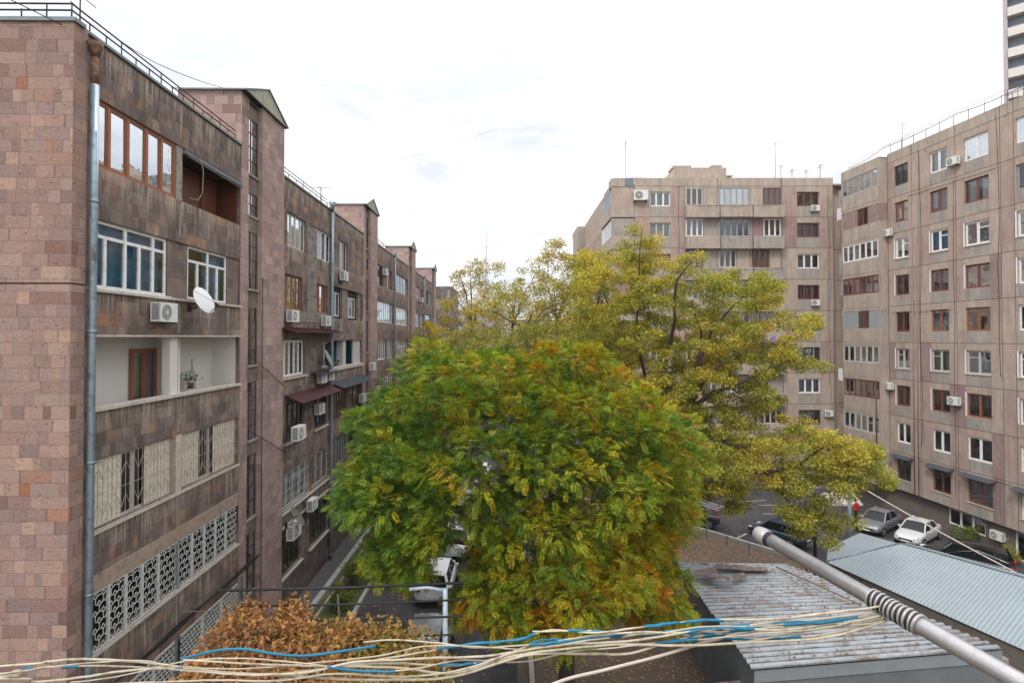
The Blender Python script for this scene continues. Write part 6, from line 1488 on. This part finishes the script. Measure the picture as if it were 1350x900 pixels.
for (xa, ya, xb, yb_, Y, r) in ((285, 778, 606, 768, 12.0, .03), (312, 799, 612, 790, 11.6, .022), (300, 818, 610, 812, 11.2, .022), (330, 842, 600, 836, 10.8, .018)): mb.tube([at(xa, ya, Y) - off, at((xa + xb) / 2, (ya + yb_) / 2 + 1.5, Y) - off, at(xb, yb_, Y) - off], r, 6)
mb.build('rail', M['rust'] if False else M['iron'], pf); mb = MB()
for (px, py, Y) in ((318, 760, 12.1), (233, 840, 10.6)): q = at(px, py, Y) - off; mb.tube([(q.x, q.y, 0), (q.x, q.y, q.z)], .035, 6)
mb.build('upright', M['iron'], pf)
# ---- undergrowth, ivy and bushes
def bush(label, x, y, r, h, palette, seed, n=14, per=120, size=.1, name='bush'):
    g = np.random.default_rng(seed); C = g.normal(size=(n, 3)) * np.array([r * .5, r * .5, h * .22]) + np.array([0, 0, h * .55]); C[:, 2] = np.clip(C[:, 2], .15, h)
    t = thing(name, label, 'bush', (x, y, gz(x))); V, Cc = sprays(C, g.uniform(.25, .45, n), per, size, palette, seed, np.array([0, 0, 0.]), tone=lambda q: np.clip(.35 + .3 * lowfreq(q, 2, seed), 0, 1)); leaves_mesh('foliage', V, Cc, M['leaf'], t, 6)
    mb = MB()
    for c in C: mb.tube([(0, 0, -.05), (c[0] * .5, c[1] * .5, c[2] * .6), tuple(c)], [.025, .016, .008], 4, caps=False)
    mb.build('stems', M['barkgrey'], t)
bush('dark green bush at the foot of the right block behind the white saloon', 31.9, 38.6, .9, 1.3, Pgrn, 101)
bush('small yellow shrub under the air conditioner at the foot of the right block', 32.2, 35.3, .4, 1.2, Pyel, 102, n=6)
bush('low green shrub in the strip nearest the dry vine', -8.0, 25.5, .5, 1.1, Pgrn, 103)
bush('low green shrub in the strip beside the second parked car', -8.1, 27.6, .5, 1.4, Pgrn, 104)
bush('shrub in the bed just behind the rusty shed roof', 14.6, 29.5, .6, .9, Pgrn, 105)
# thin stakes along the leaf-covered bed
for i, (px, py) in enumerate(((931, 708), (958, 716), (987, 727))):
    a = atz(px, py, -1.1); t = thing('bare_sapling', 'bare knee-high sapling in the leaf-covered bed, ' + ('left' if i == 0 else 'middle' if i == 1 else 'right') + ' of three', 'sapling', (a.x, a.y, gz(a.x)), 0, 'bare saplings along the bed'); mb = MB()
    mb.tube([(0, 0, 0), (.02, 0, .5), (0, .02, .95)], [.03, .025, .012], 5); mb.tube([(.02, 0, .45), (.2, .05, .8)], [.016, .006], 4); mb.tube([(.01, 0, .55), (-.18, .0, .9)], [.016, .006], 4); mb.build('stem', M['barkgrey'], t)

# loose leaves on the ground and the shed roof: nobody could count them
gl = np.random.default_rng(5); n = 5200; X = gl.uniform(1, 26, n); Yy = gl.uniform(5, 42, n); Z = np.array([gz(v) for v in X]) + .03
C0 = np.stack([X, Yy, Z], 1); n2 = 1500; kk = gl.uniform(0, 1, (n2, 2)); A_, B2, C2, D2 = [np.array(atz(*q)) for q in ((993, 884, 2.25), (1328, 856, 2.6), (1040, 744, 2.9), (896, 742, 2.55))]
u_, v_ = kk[:, :1], (np.floor(kk[:, 1:] * 38) + .5) / 38; C1 = (A_ * (1 - u_) + B2 * u_) * (1 - v_) + (D2 * (1 - u_) + C2 * u_) * v_ + np.array([0, 0, .03])
n3 = 1500; C3 = np.stack([gl.uniform(-9.3, 0, n3), gl.uniform(18, 45, n3), np.full(n3, .03)], 1)
CC = np.vstack([C0, C1, C3]); n = len(CC); a = gl.uniform(0, 6.28, n); s = gl.uniform(.03, .085, (n, 1)); d1 = np.stack([np.cos(a), np.sin(a), gl.uniform(-.1, .3, n)], 1) * s; d2 = np.stack([-np.sin(a), np.cos(a), gl.uniform(-.1, .3, n)], 1) * s * .5
V = np.stack([CC, CC + d1 * .4 + d2, CC + d1, CC + d1 * .4 - d2], 1)
lo_ = leaves_mesh('fallen_leaves', V, pal(gl.uniform(0, 1, n), [(0, (.34, .22, .10)), (.5, (.28, .14, .06)), (1, (.18, .09, .05))]) * gl.uniform(.6, 1.3, (n, 1)), M['dryleaf'], None, 4); tag(lo_, kind='stuff', label='fallen brown leaves scattered over the ground and the shed roof', cat='leaves')

# ============================================================ foreground: the clothesline pole and its cords
cp = thing('clothesline_pole', 'thick grey steel pole reaching out from below right with a capped tip', 'pole', at(1340, 895, .97))
off = cp.location.copy(); tip, mid, low = at(1006, 706, 1.48), at(1172, 800, 1.17), at(1350, 902, .95)
M['steel'] = m_plain('galvanised_pole', (.38, .37, .37), .30, .6, var=.18, scale=14, dirt=(.30, .29, .28), bump=.05, bscale=60)
d = (low - tip).normalized(); mb = MB(); mb.tube([tip - off, low - off, low + d * 2.2 - off], .0172, 24); mb.build('tube', M['steel'], cp)
mb = MB(); mb.tube([tip - d * .026 - off, tip - d * .020 - off, tip - d * .006 - off, tip + d * .016 - off, tip + d * .017 - off], [.010, .018, .0212, .0212, .019], 24); mb.build('end_cap', m_plain('cap', (.33, .32, .31), .45, .4), cp)
mb = MB(); mb.tube([tip + d * .016 - off, tip + d * .026 - off], [.0200, .0185], 24); mb.build('cap_seam', M['iron'], cp)
M['cord'] = m_plain('cream_cord', (.42, .37, .28), .6, var=.25, scale=12, dirt=(.24, .19, .13)); M['tape'] = m_plain('blue_tape', (.008, .13, .22), .5, var=.3, scale=30)
wr = thing('cord_winding', 'turns of cream cord and wire wound round the steel pole', 'cord', mid)
mb = MB(); u = d.orthogonal().normalized(); v = d.cross(u); ts = [(abs(float(proj([tuple(tip + d * (k / 1000))])[0][0]) - 1150), k / 1000) for k in range(100, 600)]; te = [(abs(float(proj([tuple(tip + d * (k / 1000))])[0][0]) - 1214), k / 1000) for k in range(100, 600)]; s0 = tip + d * min(ts)[1]; L = min(te)[1] - min(ts)[1]
for k in range(11):
    c = s0 + d * (L * k / 10.5); tl = .35 * (1 if k % 2 else -.2); pts = [c + (u * math.cos(a) + v * math.sin(a)) * (.0190 + .0006 * (k % 3)) + d * (.0012 * math.sin(a + k) + .003 * tl * math.cos(a)) - mid for a in np.linspace(0, 2 * math.pi, 22)]
    mb.tube(pts, (.0026 if k < 8 else .0032), 8, caps=False)
wo2 = mb.build('turns', m_plain('wound_wire', (.34, .33, .32), .4, .4, var=.2, scale=30), wr); mb = MB()
for k in range(10):
    c = s0 + d * (L * (k + .5) / 10.5); mb.tube([c + (u * math.cos(a) + v * math.sin(a)) * .0186 - mid for a in np.linspace(0, 2 * math.pi, 20)], .003, 6, caps=False)
mb.build('gap_ring', M['iron'], wr)  # dark rings filling the gaps between the turns
cb_ = thing('cord_bundle', 'loose bundle of cream clothesline cords taped with blue strips across the bottom of the view', 'cords', at(660, 850, 1.2)); off = cb_.location.copy()
def spline(P, n=14):
    out = []
    P = [P[0]] + P + [P[-1]]
    for i in range(1, len(P) - 2):
        for k in range(n):
            t = k / n; out.append(.5 * ((2 * P[i]) + (-P[i - 1] + P[i + 1]) * t + (2 * P[i - 1] - 5 * P[i] + 4 * P[i + 1] - P[i + 2]) * t * t + (-P[i - 1] + 3 * P[i] - 3 * P[i + 1] + P[i + 2]) * t ** 3))
    out.append(P[-2]); return out
CORDS = [[(-30, 892), (20, 884), (70, 878), (180, 870), (230, 878), (330, 880), (480, 867), (560, 852), (640, 852), (700, 856), (760, 846), (830, 838), (900, 830), (1000, 822), (1080, 808), (1160, 800)],
         [(-30, 893), (0, 888), (60, 880), (150, 877), (250, 884), (350, 889), (430, 880), (510, 868), (600, 852), (680, 843), (720, 831), (790, 833), (850, 826), (920, 818), (1020, 815), (1110, 806), (1165, 798)],
         [(-30, 895), (40, 898), (110, 892), (160, 884), (240, 881), (310, 888), (400, 886), (470, 872), (550, 868), (640, 864), (740, 850), (840, 843), (950, 828), (1040, 830), (1120, 815), (1170, 806)],
         [(90, 899), (170, 889), (250, 870), (330, 868), (380, 872), (480, 884), (540, 882), (600, 870), (680, 872), (760, 858), (810, 853), (880, 846), (990, 836), (1080, 828), (1160, 812)],
         [(60, 905), (180, 900), (270, 896), (360, 897), (440, 888), (530, 891), (600, 884), (680, 858), (720, 843), (770, 847), (860, 850), (960, 848), (1060, 832), (1165, 815)],
         [(-30, 880), (60, 872), (120, 868), (200, 874), (300, 886), (420, 893), (520, 896), (600, 890), (700, 862), (780, 862), (830, 860), (900, 842), (1000, 828), (1100, 824), (1165, 810)],
         [(480, 846), (530, 843), (580, 848), (640, 853), (720, 848), (790, 841), (880, 833), (960, 832), (1050, 820), (1140, 822), (1170, 812)], [(240, 870), (330, 874), (420, 878), (500, 874), (600, 876), (660, 866), (700, 853), (780, 838), (850, 833), (930, 838), (1020, 842), (1110, 832), (1168, 816)],
         [(300, 905), (380, 893), (440, 878), (520, 880), (600, 886), (690, 862), (800, 850), (900, 850), (1000, 846), (1100, 838), (1168, 818)], [(700, 832), (770, 831), (850, 836), (930, 826), (1010, 824), (1100, 818), (1165, 806)]]
gc = random.Random(8); splines = []
for i, c in enumerate(CORDS):
    P = []
    if c[0][0] < 0: P.append(at(-620 - 20 * i, 905 + 6 * i, 1.34) - off)
    for (a, b) in c:
        t = np.clip(a / 1165, 0, 1); P.append(at(a + gc.uniform(-3, 3), b, 1.26 + (1.17 - 1.26) * t + gc.uniform(-.014, .014)) - off)
    S_ = spline(P, 8); splines.append(S_); MB().tube([q + Vector((0, 0, .0008 * math.sin(k * .5 + i) + .0003 * math.sin(k * 1.7))) for k, q in enumerate(S_)], .0016 + .0005 * (i % 3), 8).build('cord', M['cord'], cb_)
TAPES = [(0, 10, 14), (1, 18, 21), (1, 62, 78), (2, 30, 33), (3, 36, 46), (5, 84, 96), (6, 30, 44), (6, 56, 68), (7, 70, 84), (4, 60, 74), (9, 6, 20), (0, 90, 104), (1, 96, 108), (9, 34, 44), (2, 92, 101), (3, 84, 92), (7, 30, 38)]
for (i, a, b) in TAPES:
    if CORDS[i][0][0] < 0: a, b = a + 8, b + 8
    S_ = splines[i][a:min(b, len(splines[i]))]
    if len(S_) < 2: continue
    S2 = [q + Vector((gc.uniform(-.001, .001), 0, gc.uniform(-.0015, .0015))) for q in S_]; MB().tube(S2, [.0030 + gc.uniform(-.0008, .0010) for _ in S2], 6, smooth=False).build('blue_tape', M['tape'], cb_)
bw = spline([at(a, b, Y) - off for a, b, Y in ((238, 869, 1.25), (280, 858, 1.25), (320, 855, 1.25), (360, 861, 1.24), (400, 864, 1.24), (450, 858, 1.24), (495, 851, 1.23))], 6); MB().tube(bw, .0030, 7).build('blue_tape', M['tape'], cb_)
lc = MB(); S_ = spline([at(a, b, Y) for a, b, Y in ((520, 1060, .8), (640, 945, 1.0), (735, 899, 1.1), (800, 882, 1.14), (870, 864, 1.18), (945, 842, 1.2), (1040, 822, 1.2), (1160, 806, 1.18))], 8)
tag(lc.tube(S_, .0032, 8).build('thick_cord', m_plain('greyish_cord', (.42, .36, .31), .6, var=.15, scale=20)), 'single thicker beige cable slanting up to the pole below the taped cords', 'cord')
